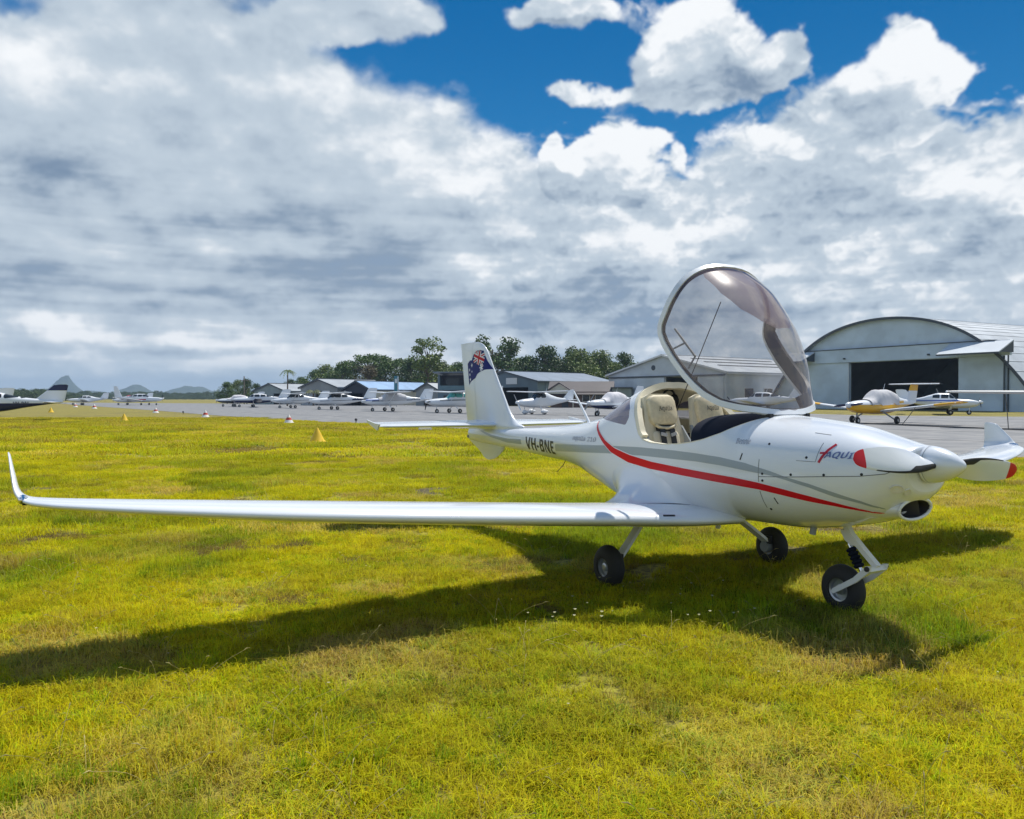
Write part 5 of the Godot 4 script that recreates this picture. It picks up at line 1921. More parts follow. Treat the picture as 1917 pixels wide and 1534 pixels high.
	for k in 14:
		var fr := Mesher.new()
		fr.coloured = true
		var a := TAU * k / 14.0
		var dir := Vector3(cos(a) + 0.75, 0, sin(a)).normalized()
		var prev := Vector3(0.1, 6.5, 0)
		for i in 9:
			var q := (i + 1) / 9.0
			var p := Vector3(0.1, 6.5, 0) + dir * (1.5 * q) + Vector3(0, 1.0 * q - 1.9 * q * q, 0) * (1.0 + 0.5 * sin(a * 3.0))
			var sidev := dir.cross(Vector3.UP).normalized()
			for s in [1.0, -1.0]:
				var tip: Vector3 = p + sidev * s * 0.42 * sin(PI * minf(q * 0.9 + 0.1, 1.0)) + Vector3(0.1, -0.22, 0)
				fr.flat(prev, p, tip, Vector3.UP, Color(0.06, 0.10, 0.022) * rr.randf_range(0.7, 1.3))
			prev = p
		put("frond", fr.mesh(), leaf, o)
	# second palm, shorter, in front of the grey hangar
	o = thing("palm_tree", "short bushy palm in front of the grey hangar bays", "palm tree", at(-38.2, 157.0))
	t = Mesher.new()
	t.tube([Vector3.ZERO, Vector3(0, 2.6, 0)], [0.20, 0.16], 10)
	put("trunk", t.mesh(), bark, o)
	for k in 18:
		var fr := Mesher.new()
		fr.coloured = true
		var a := TAU * k / 18.0
		var dir := Vector3(cos(a), 0, sin(a))
		var prev := Vector3(0, 2.6, 0)
		for i in 9:
			var q := (i + 1) / 9.0
			var p := Vector3(0, 2.6, 0) + dir * (1.9 * q) + Vector3(0, 2.2 * q - 2.9 * q * q, 0) * (0.7 + 0.5 * sin(a * 2.0 + 1.0))
			var sidev := dir.cross(Vector3.UP).normalized()
			for s in [1.0, -1.0]:
				var tip: Vector3 = p + sidev * s * 0.5 * sin(PI * minf(q * 0.9 + 0.1, 1.0)) + Vector3(0, -0.25, 0)
				fr.flat(prev, p, tip, Vector3.UP, Color(0.07, 0.085, 0.025) * rr.randf_range(0.7, 1.3))
			prev = p
		put("frond", fr.mesh(), leaf, o)

	# distant woods along the horizon, one mass
	var bush := make_tree(0, 6.0, 9.0, 55, g2)
	var mm := MultiMesh.new()
	mm.transform_format = MultiMesh.TRANSFORM_3D
	mm.mesh = bush[1]
	bush[1].surface_set_material(0, leaf)
	var spots := []
	for k in 230:
		var px := rr.randf_range(-140.0, 520.0)
		var d := rr.randf_range(620.0, 900.0)
		spots.append([px, d, rr.randf_range(0.75, 1.45)])
	for k in 70:
		spots.append([rr.randf_range(-160.0, 90.0), rr.randf_range(340.0, 420.0), rr.randf_range(0.85, 1.15)])
	for k in 24:
		spots.append([rr.randf_range(80.0, 150.0), rr.randf_range(400.0, 460.0), rr.randf_range(0.5, 0.85)])
	for k in 60:
		spots.append([rr.randf_range(560.0, 1900.0), rr.randf_range(420.0, 520.0), rr.randf_range(1.0, 1.7)])
	mm.instance_count = spots.size()
	for k in spots.size():
		var s: Array = spots[k]
		mm.set_instance_transform(k, Transform3D(Basis(Vector3.UP, rr.randf() * TAU).scaled(Vector3(s[2] * 1.4, s[2], s[2] * 1.4)), at((s[0] - 958.5) / 1528.3 * s[1], s[1], -0.6)))
	var woods := MultiMeshInstance3D.new()
	woods.name = "woods"
	woods.multimesh = mm
	add_child(woods)
	tag(woods, "dark woods along the horizon below the blue hills", "woods", "", "stuff")


# ---------------------------------------------------------------- markers on the grass

func build_markers() -> void:
	var cone := func(o: Node3D, s: float, col: Array) -> void:
		# a moulded plastic marker: wide skirt, straight flanks, blunt top
		var rows := [Vector2(0.30, 0.0), Vector2(0.30, 0.025), Vector2(0.255, 0.04), Vector2(0.185, 0.17), Vector2(0.115, 0.32), Vector2(0.03, 0.49), Vector2(0.0, 0.50)]
		var cuts := [0, 3, 4, 6]
		var names := ["skirt", "band", "tip"]
		for k in 3:
			var m := Mesher.new()
			m.lathe(rows.slice(cuts[k], cuts[k + 1] + 1), 20, Transform3D(Basis(Vector3(1, 0, 0), Vector3(0, 0, -1), Vector3(0, 1, 0)).scaled(Vector3.ONE * s), Vector3.ZERO))
			put(names[k], m.mesh(), col[k], o)
	var y := [M.marker_yellow, M.marker_yellow, M.marker_yellow]
	var w := [M.marker_white, M.marker_red, M.marker_white]
	for e in [[-6.78, 28.4, 1.0, y, "nearest yellow cone marker on the grass left of the tail"], [-25.2, 53.0, 1.0, y, "middle yellow cone marker on the grass at left"], [-48.1, 85.1, 1.05, y, "farthest yellow cone marker below the navy tail"],
		[-13.6, 49.7, 1.05, w, "nearest white and red cone marker by the apron edge"], [-24.2, 64.4, 1.1, w, "second white and red cone marker along the apron edge"], [-35.9, 82.2, 1.1, w, "third white and red cone marker along the apron edge"], [-58.1, 113.5, 1.3, w, "fourth white and red cone marker near the navy tail"], [-70.9, 132.5, 1.3, w, "farthest white cone marker just right of the navy tail"]]:
		var o := thing("cone_marker", e[4], "cone marker", at(e[0], e[1], 0.02), 0.0, "cone markers along the grass edge")
		cone.call(o, e[2], e[3])
	var b := thing("marker_block", "low white marker block on the grass under the near tailplane", "marker", at(-4.1, 38.5), 0.3)
	var m := Mesher.new()
	m.box(Vector3(0, 0.06, 0), Vector3(0.58, 0.14, 0.3))
	put("block", m.mesh(), M.marker_white, b)
	for e in [[-9.6, 50.2, "small black edge light between yellow cone and tailplane"], [-31.2, 77.4, "small black edge light farther along the apron edge"]]:
		var o := thing("edge_light", e[2], "edge light", at(e[0], e[1]))
		m = Mesher.new()
		m.tube([Vector3.ZERO, Vector3(0, 0.14, 0)], [0.03, 0.03], 8)
		put("stem", m.mesh(), M.black_plastic, o)
		m = Mesher.new()
		m.lathe([Vector2(0.0, 0.0), Vector2(0.08, 0.03), Vector2(0.09, 0.10), Vector2(0.05, 0.16), Vector2(0.0, 0.17)], 12, Transform3D(Basis(Vector3(1, 0, 0), Vector3(0, 0, -1), Vector3(0, 1, 0)), Vector3(0, 0.12, 0)))
		put("lens", m.mesh(), M.black_plastic, o)
	# steel cable laid out for tying aircraft down
	var c := strap([at(20.6, 47.7, 0.03), at(21.6, 45.0, 0.03), at(23.8, 39.1, 0.03), at(27.4, 29.5, 0.03)], [Vector3.UP, Vector3.UP, Vector3.UP, Vector3.UP], 0.07, -0.01, 0.05)
	tag(put("tie_down_cable", c.mesh(), M.rope), "dark tie-down cable lying on the apron under the yellow wing", "cable")
	for e in [[at(21.55, 45.1, 0.05), at(21.95, 44.4, 1.02), "tie-down rope under the yellow wing tip, near side"], [at(23.8, 39.1, 0.05), at(23.75, 39.3, 1.72), "tie-down rope hanging from the cream wing at the right edge"]]:
		m = Mesher.new()
		m.tube([e[0], e[0].lerp(e[1], 0.5) + Vector3(0.02, 0, 0), e[1]], [0.02, 0.02, 0.02], 6)
		tag(put("tie_down_rope", m.mesh(), M.rope), e[2], "rope")


# ---------------------------------------------------------------- parked aircraft
# built in their own axes: x forward from the nose back (-X), y up, z to starboard

const HIGH := {
	"X": [0.0, 0.03, 0.12, 0.22, 0.245, 0.33, 0.46, 0.58, 0.72, 0.86, 1.0],
	"T": [1.22, 1.34, 1.46, 1.52, 1.55, 2.10, 2.12, 1.86, 1.62, 1.52, 1.46],
	"B": [1.02, 0.86, 0.72, 0.66, 0.65, 0.64, 0.66, 0.80, 1.00, 1.17, 1.32],
	"W": [0.12, 0.34, 0.45, 0.50, 0.52, 0.55, 0.55, 0.44, 0.28, 0.15, 0.03]}
const LOW := {
	"X": [0.0, 0.03, 0.12, 0.24, 0.27, 0.38, 0.50, 0.60, 0.72, 0.86, 1.0],
	"T": [1.16, 1.27, 1.38, 1.43, 1.46, 1.96, 1.98, 1.82, 1.58, 1.44, 1.36],
	"B": [0.94, 0.80, 0.66, 0.60, 0.59, 0.56, 0.57, 0.66, 0.86, 1.06, 1.22],
	"W": [0.12, 0.34, 0.48, 0.53, 0.54, 0.57, 0.57, 0.50, 0.33, 0.17, 0.03]}


func parked(o: Node3D, q: Dictionary) -> void:
	var tab: Dictionary = HIGH if q.high else LOW
	var L: float = q.len
	var sc: float = q.get("scale", 1.0)
	var body: Material = q.get("paint", M.white_paint)
	var xs := []
	for x in tab.X: xs.append(x * L)
	var top := []
	for x in tab.T: top.append(x * sc)
	var bot := []
	for x in tab.B: bot.append(x * sc)
	var wid := []
	for x in tab.W: wid.append(x * sc)
	var fn := func(u, a):
		var t := pch(u, xs, top)
		var b := pch(u, xs, bot)
		var ca := cos(a)
		var sa := sin(a)
		return Vector3(-u, (t + b) / 2 + (t - b) / 2 * signf(ca) * pow(absf(ca), 0.78), pch(u, xs, wid) * signf(sa) * pow(absf(sa), 0.78))
	var us := steps(0.0, L, 56)
	var vs := steps(0.0, TAU, 40)
	# windows, drawn as outlines in side view
	var panes := []
	var up: float = 2.02 * sc if q.high else 1.88 * sc
	var dn: float = 1.58 * sc if q.high else 1.50 * sc
	if not q.get("cover", false):
		var w0: float = (0.27 if q.high else 0.30) * L
		panes.append(PackedVector2Array([Vector2(w0, dn), Vector2(w0 + 0.05 * L, up), Vector2(w0 + 0.075 * L, up), Vector2(w0 + 0.068 * L, dn)]))
		for k in q.get("windows", 2):
			var a: float = w0 + 0.085 * L + k * 0.105 * L
			panes.append(PackedVector2Array([Vector2(a, dn), Vector2(a, up - 0.02), Vector2(a + 0.085 * L, up - 0.02 - 0.05 * k), Vector2(a + 0.09 * L, dn + 0.04 * k)]))
	var belly: float = q.get("belly", -1.0)
	var low_m: Material = q.get("belly_paint", body)
	var hole := func(_u, _v, p):
		var f := -9.0
		for w in panes: f = maxf(f, inside(w, Vector2(-p.x, p.y)))
		return f
	var shell := func(u, v, p): return minf(-hole.call(u, v, p), p.y - belly)
	var fm := put("fuselage", sheet(fn, us, vs, 1.0, shell).mesh(), body, o)
	if belly > 0.0:
		put("lower_fuselage", sheet(fn, us, vs, 1.0, func(_u, _v, p): return belly - p.y).mesh(), low_m, o)
	for w in panes:
		for half in [[0.2, PI - 0.2], [PI + 0.2, TAU - 0.2]]:
			put("window", sheet(fn, us, steps(half[0], half[1], 26), 1.0, func(_u, _v, p): return inside(w, Vector2(-p.x, p.y)), -0.012).mesh(), q.get("glass", M.far_glass), fm)
	if not q.get("cover", false):
		var wx: float = (0.245 if q.high else 0.27) * L
		var shield := func(u, _v, p): return minf(minf(u - wx, wx + 0.085 * L - u), 0.42 * sc - absf(p.z))
		put("windscreen", sheet(fn, steps(wx - 0.02, wx + 0.1 * L, 10), steps(-0.9, 0.9, 16), 1.0, shield, 0.006).mesh(), q.get("glass", M.far_glass), fm)
	for st in q.get("stripes", []):
		# [material, x0, x1, y0, y1 at the front, y0, y1 at the tail]
		var poly := PackedVector2Array([Vector2(st[1] * L, st[3]), Vector2(st[2] * L, st[5]), Vector2(st[2] * L, st[6]), Vector2(st[1] * L, st[4])])
		put("stripe", sheet(fn, steps(st[1] * L, st[2] * L, 30), steps(0.3, PI - 0.3, 60), 1.0, func(_u, _v, p): return inside(poly, Vector2(-p.x, p.y)), 0.008).mesh(), st[0], fm)
		put("stripe", sheet(fn, steps(st[1] * L, st[2] * L, 30), steps(PI + 0.3, TAU - 0.3, 60), 1.0, func(_u, _v, p): return inside(poly, Vector2(-p.x, p.y)), 0.008).mesh(), st[0], fm)
	# wing, one piece across
	var span: float = q.span
	var wc: float = q.get("chord", 1.45)
	var wl: float = q.get("wing_at", 0.29 if q.high else 0.34) * L
	var wy: float = 2.10 * sc if q.high else 0.72 * sc
	var dih: float = q.get("dihedral", 0.025 if q.high else 0.105)
	var taper: float = q.get("taper", 0.72)
	var wing := func(z, v):
		var f: float = absf(z) / (span / 2)
		var tipf := 1.0 - 0.35 * smoothstep(0.94, 1.0, f)
		var c: float = wc * lerpf(1.0, taper, smoothstep(0.35, 1.0, f)) * tipf
		var x := foil_x(v)
		return Vector3(-(wl + (wc - c) * 0.3 + x * c), wy + absf(z) * dih + foil(x, 0.13) * c * (1.0 if v < 0.5 else -0.8) - x * c * 0.04, z)
	put("wing", sheet(wing, steps(-span / 2, span / 2, 44), steps(0.0, 1.0, 24), 1.0).mesh(), q.get("wing_paint", body), o)
	for s in [1.0, -1.0]:
		var tipp: Vector3 = wing.call(s * span / 2, 0.25)
		var cap := plate(PackedVector2Array([Vector2(0.35, 0.0), Vector2(0.1, 0.06), Vector2(-0.35, 0.03), Vector2(-0.5, 0.0), Vector2(-0.2, -0.05), Vector2(0.2, -0.05)]), 0.05, Transform3D(Basis.IDENTITY, tipp + Vector3(0.05, -0.03, s * 0.02)))
		put("wing_tip", cap.mesh(), q.get("tip_paint", body), o)
		if q.has("tip_paint"):
			put("wing_tip_panel", sheet(wing, steps(s * span * 0.36, s * span * 0.5, 8), steps(0.0, 1.0, 24), s, null, 0.006).mesh(), q.tip_paint, o)
		if q.high and q.get("strut", true):
			var m := Mesher.new()
			m.tube([Vector3(-(wl + 0.35), 0.78 * sc, s * 0.5 * sc), Vector3(-(wl + 0.45), wy + 2.4 * dih - 0.03, s * 2.4)], [0.045, 0.045], 8)
			put("strut", m.mesh(), body, o)
	# tail
	var fh: float = q.get("fin_top", 2.55)
	var sweep: float = q.get("sweep", 0.55)
	var fx0: float = q.get("fin_at", 0.80) * L
	var tb: float = 1.35 * sc
	var fin := func(u, v):
		var f: float = (u - tb) / (fh - tb)
		var le: float = fx0 + sweep * f + 0.25 * L * 0.12 * f
		var te: float = L + 0.10 + 0.22 * f * signf(sweep)
		var x := foil_x(v)
		return Vector3(-(le + x * (te - le)), u, foil(x, 0.09 * (1.0 - 0.4 * f)) * (te - le) * (1.0 if v < 0.5 else -1.0))
	var fn2 := put("fin", sheet(fin, steps(tb, fh, 16), steps(0.0, 1.0, 20), -1.0, func(u, _v, _p): return q.get("fin_split", 9.0) - u).mesh(), q.get("fin_paint", body), o)
	put("fin_cap", plate(PackedVector2Array([Vector2(-(L + 0.28), fh - 0.02), Vector2(-(fx0 + sweep + 0.25 * L * 0.12 - 0.02), fh - 0.02), Vector2(-(fx0 + sweep + 0.3 + 0.03 * L), fh + 0.04), Vector2(-(L + 0.2), fh + 0.04)]), 0.05).mesh(), q.get("fin_top_paint", q.get("fin_paint", body)), fn2)
	if q.has("fin_split"):
		put("fin_top", sheet(fin, steps(tb, fh, 30), steps(0.0, 1.0, 20), -1.0, func(u, _v, _p): return u - q.fin_split).mesh(), q.fin_top_paint, fn2)
	var ty: float = q.get("tail_y", 1.38 * sc)
	var tz: float = q.get("tail_span", 3.3) / 2
	var tx: float = q.get("tail_at", 0.875) * L
	var stab := func(z, v):
		var f: float = absf(z) / tz
		var c: float = lerpf(0.95, 0.68, f) * (1.0 - 0.3 * smoothstep(0.92, 1.0, f))
		var x := foil_x(v)
		return Vector3(-(tx + (0.95 - c) * 0.5 + x * c), ty + foil(x, 0.10) * c * (1.0 if v < 0.5 else -1.0), z)
	put("tailplane", sheet(stab, steps(-tz, tz, 16), steps(0.0, 1.0, 20), 1.0).mesh(), body, o)
	# propeller and spinner
	var hub := Vector3(0.02, 1.13 * sc, 0)
	var sp := Mesher.new()
	var prof := []
	for i in 9:
		var t := i / 8.0
		prof.append(Vector2(0.17 * sqrt(1.0 - t * t * 0.999), t * 0.34))
	sp.lathe(prof, 18, Transform3D(Basis(Vector3(0, 1, 0), Vector3(0, 0, 1), Vector3(1, 0, 0)), hub - Vector3(0.06, 0, 0)))
	put("spinner", sp.mesh(), q.get("spinner_paint", body), o)
	for k in q.get("blades", 2):
		var bl := func(u, v):
			var c: float = lin_at(u, [0.12, 0.3, 0.6, 0.9], [0.10, 0.15, 0.15, 0.08])
			var x := foil_x(v)
			var p := Vector2((x - 0.4) * c, foil(x, 0.12) * c * (1.0 if v < 0.5 else -1.0)).rotated(0.45)
			return Vector3(p.y, p.x, u)
		var b := put("propeller_blade", sheet(bl, steps(0.12, 0.92, 10), steps(0.0, 1.0, 12), 1.0).mesh(), q.get("prop_paint", M.black_plastic), o)
		b.position = hub + Vector3(0.04, 0, 0)
		b.rotation.x = q.get("prop_turn", 0.5) + TAU * k / q.get("blades", 2)
	# undercarriage
	var wr: float = q.get("wheel", 0.235)
	var track: float = q.get("track", 1.25)
	var mx: float = q.get("mains_at", 0.36) * L
	var nx: float = q.get("nose_at", 0.125) * L
	for s in [1.0, -1.0]:
		var w := wheel_on(o, Vector3(-mx, wr, s * track), wr, 0.19, false)
		var m := Mesher.new()
		if q.high:
			m.tube([Vector3(-mx + 0.1, 0.72 * sc, s * 0.4), Vector3(-mx, wr + 0.05, s * (track - 0.08))], [0.05, 0.035], 8)
		else:
			m.tube([Vector3(-mx + 0.02, 0.80 * sc, s * (track - 0.1 if q.get("wing_legs", true) else 0.45)), Vector3(-mx, wr, s * (track - 0.08))], [0.05, 0.04], 8)
		put("main_leg", m.mesh(), q.get("leg_paint", M.white_paint), o)
		if q.get("spats", false):
			var spat := Mesher.new()
			spat.lathe([Vector2(0.0, -0.55), Vector2(0.10, -0.3), Vector2(0.17, 0.0), Vector2(0.18, 0.18), Vector2(0.10, 0.36), Vector2(0.0, 0.42)], 14, Transform3D(Basis(Vector3(0, 1, 0), Vector3(0, 0, 1), Vector3(1, 0, 0)).scaled(Vector3(1, 1.25, 0.9)), Vector3(-mx, wr + 0.05, s * track)))
			put("wheel_spat", spat.mesh(), body, w.get_parent())
	wheel_on(o, Vector3(-nx, wr * 0.9, 0), wr * 0.9, 0.14, false)
	var nl := Mesher.new()
	nl.tube([Vector3(-nx + 0.05, 0.85 * sc, 0), Vector3(-nx, wr * 0.9, 0.09)], [0.05, 0.035], 8)
	put("nose_leg", nl.mesh(), q.get("leg_paint", M.white_paint), o)
	if q.get("spats", false):
		var spat := Mesher.new()
		spat.lathe([Vector2(0.0, -0.5), Vector2(0.10, -0.28), Vector2(0.16, 0.0), Vector2(0.17, 0.16), Vector2(0.0, 0.40)], 14, Transform3D(Basis(Vector3(0, 1, 0), Vector3(0, 0, 1), Vector3(1, 0, 0)).scaled(Vector3(1, 1.2, 0.9)), Vector3(-nx, wr, 0)))
		put("wheel_spat", spat.mesh(), body, o)
	if q.get("cover", false):
		# a fitted cloth over the cabin, rumpled at its skirts
		var n := FastNoiseLite.new()
		n.seed = 5
		n.frequency = 1.3
		var c0: float = (0.20 if q.high else 0.21) * L
		var c1: float = (0.60 if q.high else 0.62) * L
		var cl := func(u, a):
			var p: Vector3 = fn.call(u, a)
			var k := 1.04 + 0.05 * n.get_noise_3d(p.x * 2.2, p.y * 0.7, p.z * 2.2)
			var mid: float = (pch(u, xs, top) + pch(u, xs, bot)) / 2
			return Vector3(p.x, mid + (p.y - mid) * k + 0.03, p.z * (k + 0.04))
		put("canopy_cover", sheet(cl, steps(c0, c1, 40), steps(-1.75, 1.75, 44), 1.0, func(u, _a, p): return minf(minf(u - c0, c1 - u) + 0.001, p.y - (1.12 + 0.10 * sin(u * 4.0)) * sc), 0.01).mesh(), q.get("cover_cloth", M.cover_cloth), o)
	var an := Mesher.new()
	an.tube([Vector3(-0.5 * L, (2.05 if q.high else 1.9) * sc, 0.05), Vector3(-0.53 * L, (2.5 if q.high else 2.4) * sc, 0.05)], [0.02, 0.012], 6)
	put("aerial", an.mesh(), M.white_paint, o)
	if q.has("letters"):
		for s in [1.0, -1.0]:
			var lx: float = q.letters[1] * L
			var on := func(x, y):
				var X: float = lx + 0.95 * (x if s < 0 else 1.0 - x)
				var Y: float = q.letters[2] + 0.24 * y
				var t := pch(X, xs, top)
				var b := pch(X, xs, bot)
				var c := clampf((Y - (t + b) / 2) / ((t - b) / 2), -0.98, 0.98)
				return [Vector3(-X, Y, s * (pch(X, xs, wid) * pow(1.0 - pow(absf(c), 2.56), 0.39) + 0.03)), Vector3(0, 0, s)]
			put("registration_letters", lettering(q.letters[0], "Droid Sans", true, on).mesh(), M.navy_paint, o)


func heading(fx: float, fd: float) -> float:
	# turn that points local +x along (fx to the right, fd away)
	return atan2(fd, fx)


func build_parked_aircraft() -> void:
	var row := heading(-0.87, -0.5)
	var gr := "aircraft parked in the row on the apron"
	# local origin is the nose at ground level
	var o := thing("parked_aircraft", "high wing aircraft with teal windows parked just left of the fin", "aircraft", at(-8.4, 81.0), row, gr)
	parked(o, {"high": true, "len": 8.3, "span": 11.0, "glass": M.teal_glass, "windows": 3, "strut": false, "stripes": [[M.steel_grey, 0.14, 0.95, 1.20, 1.36, 1.38, 1.44]], "prop_turn": 1.1, "blades": 3, "fin_top": 2.75})
	o = thing("parked_aircraft", "white high wing aircraft with blue stripe and strut, fourth in the row", "aircraft", at(-16.5, 90.8), row, gr)
	parked(o, {"high": true, "len": 8.2, "span": 11.0, "cover": true, "cover_cloth": M.cover_cloth, "stripes": [[M.navy_paint, 0.10, 0.70, 1.12, 1.24, 1.26, 1.36], [M.blue_paint, 0.02, 0.2, 1.22, 1.34, 1.3, 1.36]], "letters": ["UM-KTD", 0.70, 1.28]})
	o = thing("parked_aircraft", "white high wing aircraft with navy band on its tail, third in the row", "aircraft", at(-25.6, 103.8), row, gr)
	parked(o, {"high": true, "len": 8.6, "span": 11.2, "strut": false, "windows": 2, "stripes": [[M.navy_paint, 0.12, 0.62, 1.08, 1.14, 1.22, 1.28], [M.navy_paint, 0.62, 0.97, 1.18, 1.40, 1.34, 1.48]], "letters": ["S-FLY", 0.66, 1.26], "fin_top": 2.8})
	o = thing("parked_aircraft", "white high wing aircraft with thin dark line and strut, second in the row", "aircraft", at(-34.9, 119.0), row, gr)
	parked(o, {"high": true, "len": 8.2, "span": 11.0, "windows": 2, "stripes": [[M.navy_paint, 0.05, 0.95, 0.98, 1.03, 1.30, 1.34]]})
	o = thing("parked_aircraft", "dark bellied low wing aircraft with four windows in the row", "aircraft", at(-45.2, 131.8), heading(-0.93, -0.36), gr)
	parked(o, {"high": false, "len": 8.9, "span": 11.8, "windows": 4, "belly": 1.12, "belly_paint": M.navy_paint, "wing_paint": M.navy_paint, "scale": 1.12, "fin_top": 2.9})
	o = thing("parked_aircraft", "leftmost covered aircraft of the row with a pale wing", "aircraft", at(-50.4, 139.5), heading(-0.9, -0.44), gr)
	parked(o, {"high": false, "len": 7.6, "span": 10.4, "cover": true, "cover_cloth": M.light_cloth, "belly": 1.0, "belly_paint": M.black_plastic})
	o = thing("parked_aircraft", "sleek white high wing sport aircraft with wheel spats right of the fin", "aircraft", at(0.55, 74.2), heading(-0.80, -0.60), gr)
	parked(o, {"high": true, "len": 6.5, "span": 8.6, "windows": 1, "strut": false, "spats": true, "track": 0.95, "blades": 2, "prop_paint": M.white_paint, "prop_turn": 2.2, "fin_top": 2.3, "scale": 0.98, "chord": 1.0, "sweep": 0.8, "tail_span": 2.4})
	o = thing("parked_aircraft", "low wing aircraft under a pale cover behind the rear fuselage", "aircraft", at(6.4, 67.4), heading(-0.72, -0.69), gr)
	parked(o, {"high": false, "len": 7.0, "span": 9.4, "cover": true, "cover_cloth": M.light_cloth, "belly": 0.92, "belly_paint": M.navy_paint, "prop_paint": M.steel_grey, "prop_turn": 0.9})
	o = thing("parked_aircraft", "yellow and white T-tailed trainer with cloth cover near the large hangar", "aircraft", at(19.66, 47.6), heading(-0.83, -0.56))
	parked(o, {"high": false, "len": 7.0, "span": 10.2, "cover": true, "belly": 1.14, "belly_paint": M.yellow_paint, "tip_paint": M.yellow_paint, "tail_y": 2.42, "tail_at": 0.93, "fin_top": 2.38, "sweep": 0.35, "fin_at": 0.84, "fin_split": 2.0, "fin_top_paint": M.yellow_paint, "wing_legs": false, "track": 1.45, "chord": 1.2, "taper": 0.9, "prop_paint": M.navy_paint, "prop_turn": 0.1, "stripes": [[M.yellow_paint, 0.52, 0.74, 1.16, 1.34, 1.24, 1.38]], "dihedral": 0.115, "leg_paint": M.steel_grey})
	o = thing("parked_aircraft", "blue and white low wing aircraft on the grass before the large hangar", "aircraft", at(42.4, 74.0), heading(0.90, -0.42))
	parked(o, {"high": false, "len": 6.6, "span": 8.6, "windows": 2, "glass": M.far_glass, "stripes": [[M.blue_paint, 0.2, 0.9, 1.20, 1.34, 1.26, 1.36], [M.navy_paint, 0.3, 0.95, 1.08, 1.13, 1.2, 1.23]], "scale": 1.0, "fin_top": 2.3})
	o = thing("parked_aircraft", "cream high wing aircraft reaching in from the right edge", "aircraft", at(26.8, 37.5), heading(-0.40, -0.916))
	parked(o, {"high": true, "len": 8.2, "span": 11.6, "wing_paint": M.marker_white, "windows": 2, "scale": 0.86, "dihedral": 0.012, "strut": false})
	o = thing("parked_aircraft", "white low wing aircraft seen through the canopy glass before the hangar", "aircraft", at(25.2, 94.0), heading(-0.75, 0.66))
	parked(o, {"high": false, "len": 8.4, "span": 10.0, "windows": 4, "scale": 1.1, "belly": 0.8, "belly_paint": M.brown_roof if M.has("brown_roof") else M.white_paint, "fin_top": 2.7})
	o = thing("parked_aircraft", "navy and white low wing aircraft with navy fin top at the left edge", "aircraft", at(-38.6, 53.4), heading(-0.955, -0.295))
	o.position = at(-30.8, 56.0) + Vector3(cos(o.rotation.y), 0, -sin(o.rotation.y)) * 8.6
	parked(o, {"high": false, "len": 8.6, "span": 11.0, "windows": 4, "belly": 1.18, "belly_paint": M.navy_paint, "scale": 1.0, "fin_top": 2.42, "fin_split": 2.05, "fin_top_paint": M.navy_paint, "sweep": 1.0, "fin_at": 0.79, "letters": ["VH-PAL", 0.66, 1.05], "tail_y": 1.25})
	o = thing("parked_aircraft", "white aircraft farther off whose tail shows above the navy one", "aircraft", at(-48.0, 70.0), heading(-0.95, -0.3))
	o.position = at(-43.0, 70.0) + Vector3(cos(o.rotation.y), 0, -sin(o.rotation.y)) * 8.0
	parked(o, {"high": false, "len": 8.0, "span": 10.5, "windows": 3, "fin_top": 2.35})
	o = thing("parked_aircraft", "white low wing aircraft with round cabin windows beyond the taxiway", "aircraft", at(-72.0, 168.0), heading(0.97, -0.22))
	parked(o, {"high": false, "len": 11.2, "span": 12.6, "windows": 5, "scale": 1.18, "fin_top": 3.9, "sweep": 0.9, "fin_at": 0.84, "tail_span": 4.4, "stripes": [[M.red_cloth, 0.3, 0.62, 1.05, 1.30, 1.12, 1.22]], "prop_turn": 1.5})
	o = thing("parked_aircraft", "small white aircraft with a red cover beyond the taxiway", "aircraft", at(-84.0, 172.0), heading(-0.9, -0.4))
	parked(o, {"high": false, "len": 7.4, "span": 9.5, "cover": true, "cover_cloth": M.red_cloth})
	o = thing("parked_aircraft", "small white aircraft left of the red covered one", "aircraft", at(-92.5, 170.0), heading(-0.93, -0.36))
	parked(o, {"high": false, "len": 7.4, "span": 9.5, "windows": 2})


# ---------------------------------------------------------------- grass

func blade(m: Mesher, p: Vector3, h: float, w: float, dir: float, lean: float, c: Color) -> void:
	var f := Vector3(cos(dir), 0, sin(dir))
	var s := Vector3(-f.z, 0, f.x) * w * 0.5
	var mid := p + f * (lean * 0.35 * h) + Vector3(0, h * 0.62, 0)
	var tip := p + f * (lean * h) + Vector3(0, h * (1.0 - 0.35 * lean), 0)
	var nn := (f * -0.5 + Vector3(0, 0.9, 0)).normalized()
	var i := m.add(p - s, nn, Vector2.ZERO, c)
	m.add(p + s, nn, Vector2.ZERO, c)
	m.add(mid + s * 0.75, nn, Vector2.ZERO, c)
	m.add(mid - s * 0.75, nn, Vector2.ZERO, c)
	m.add(tip, nn, Vector2.ZERO, c)
	m.tri(i, i + 1, i + 2)
	m.tri(i, i + 2, i + 3)
	m.tri(i + 3, i + 2, i + 4)


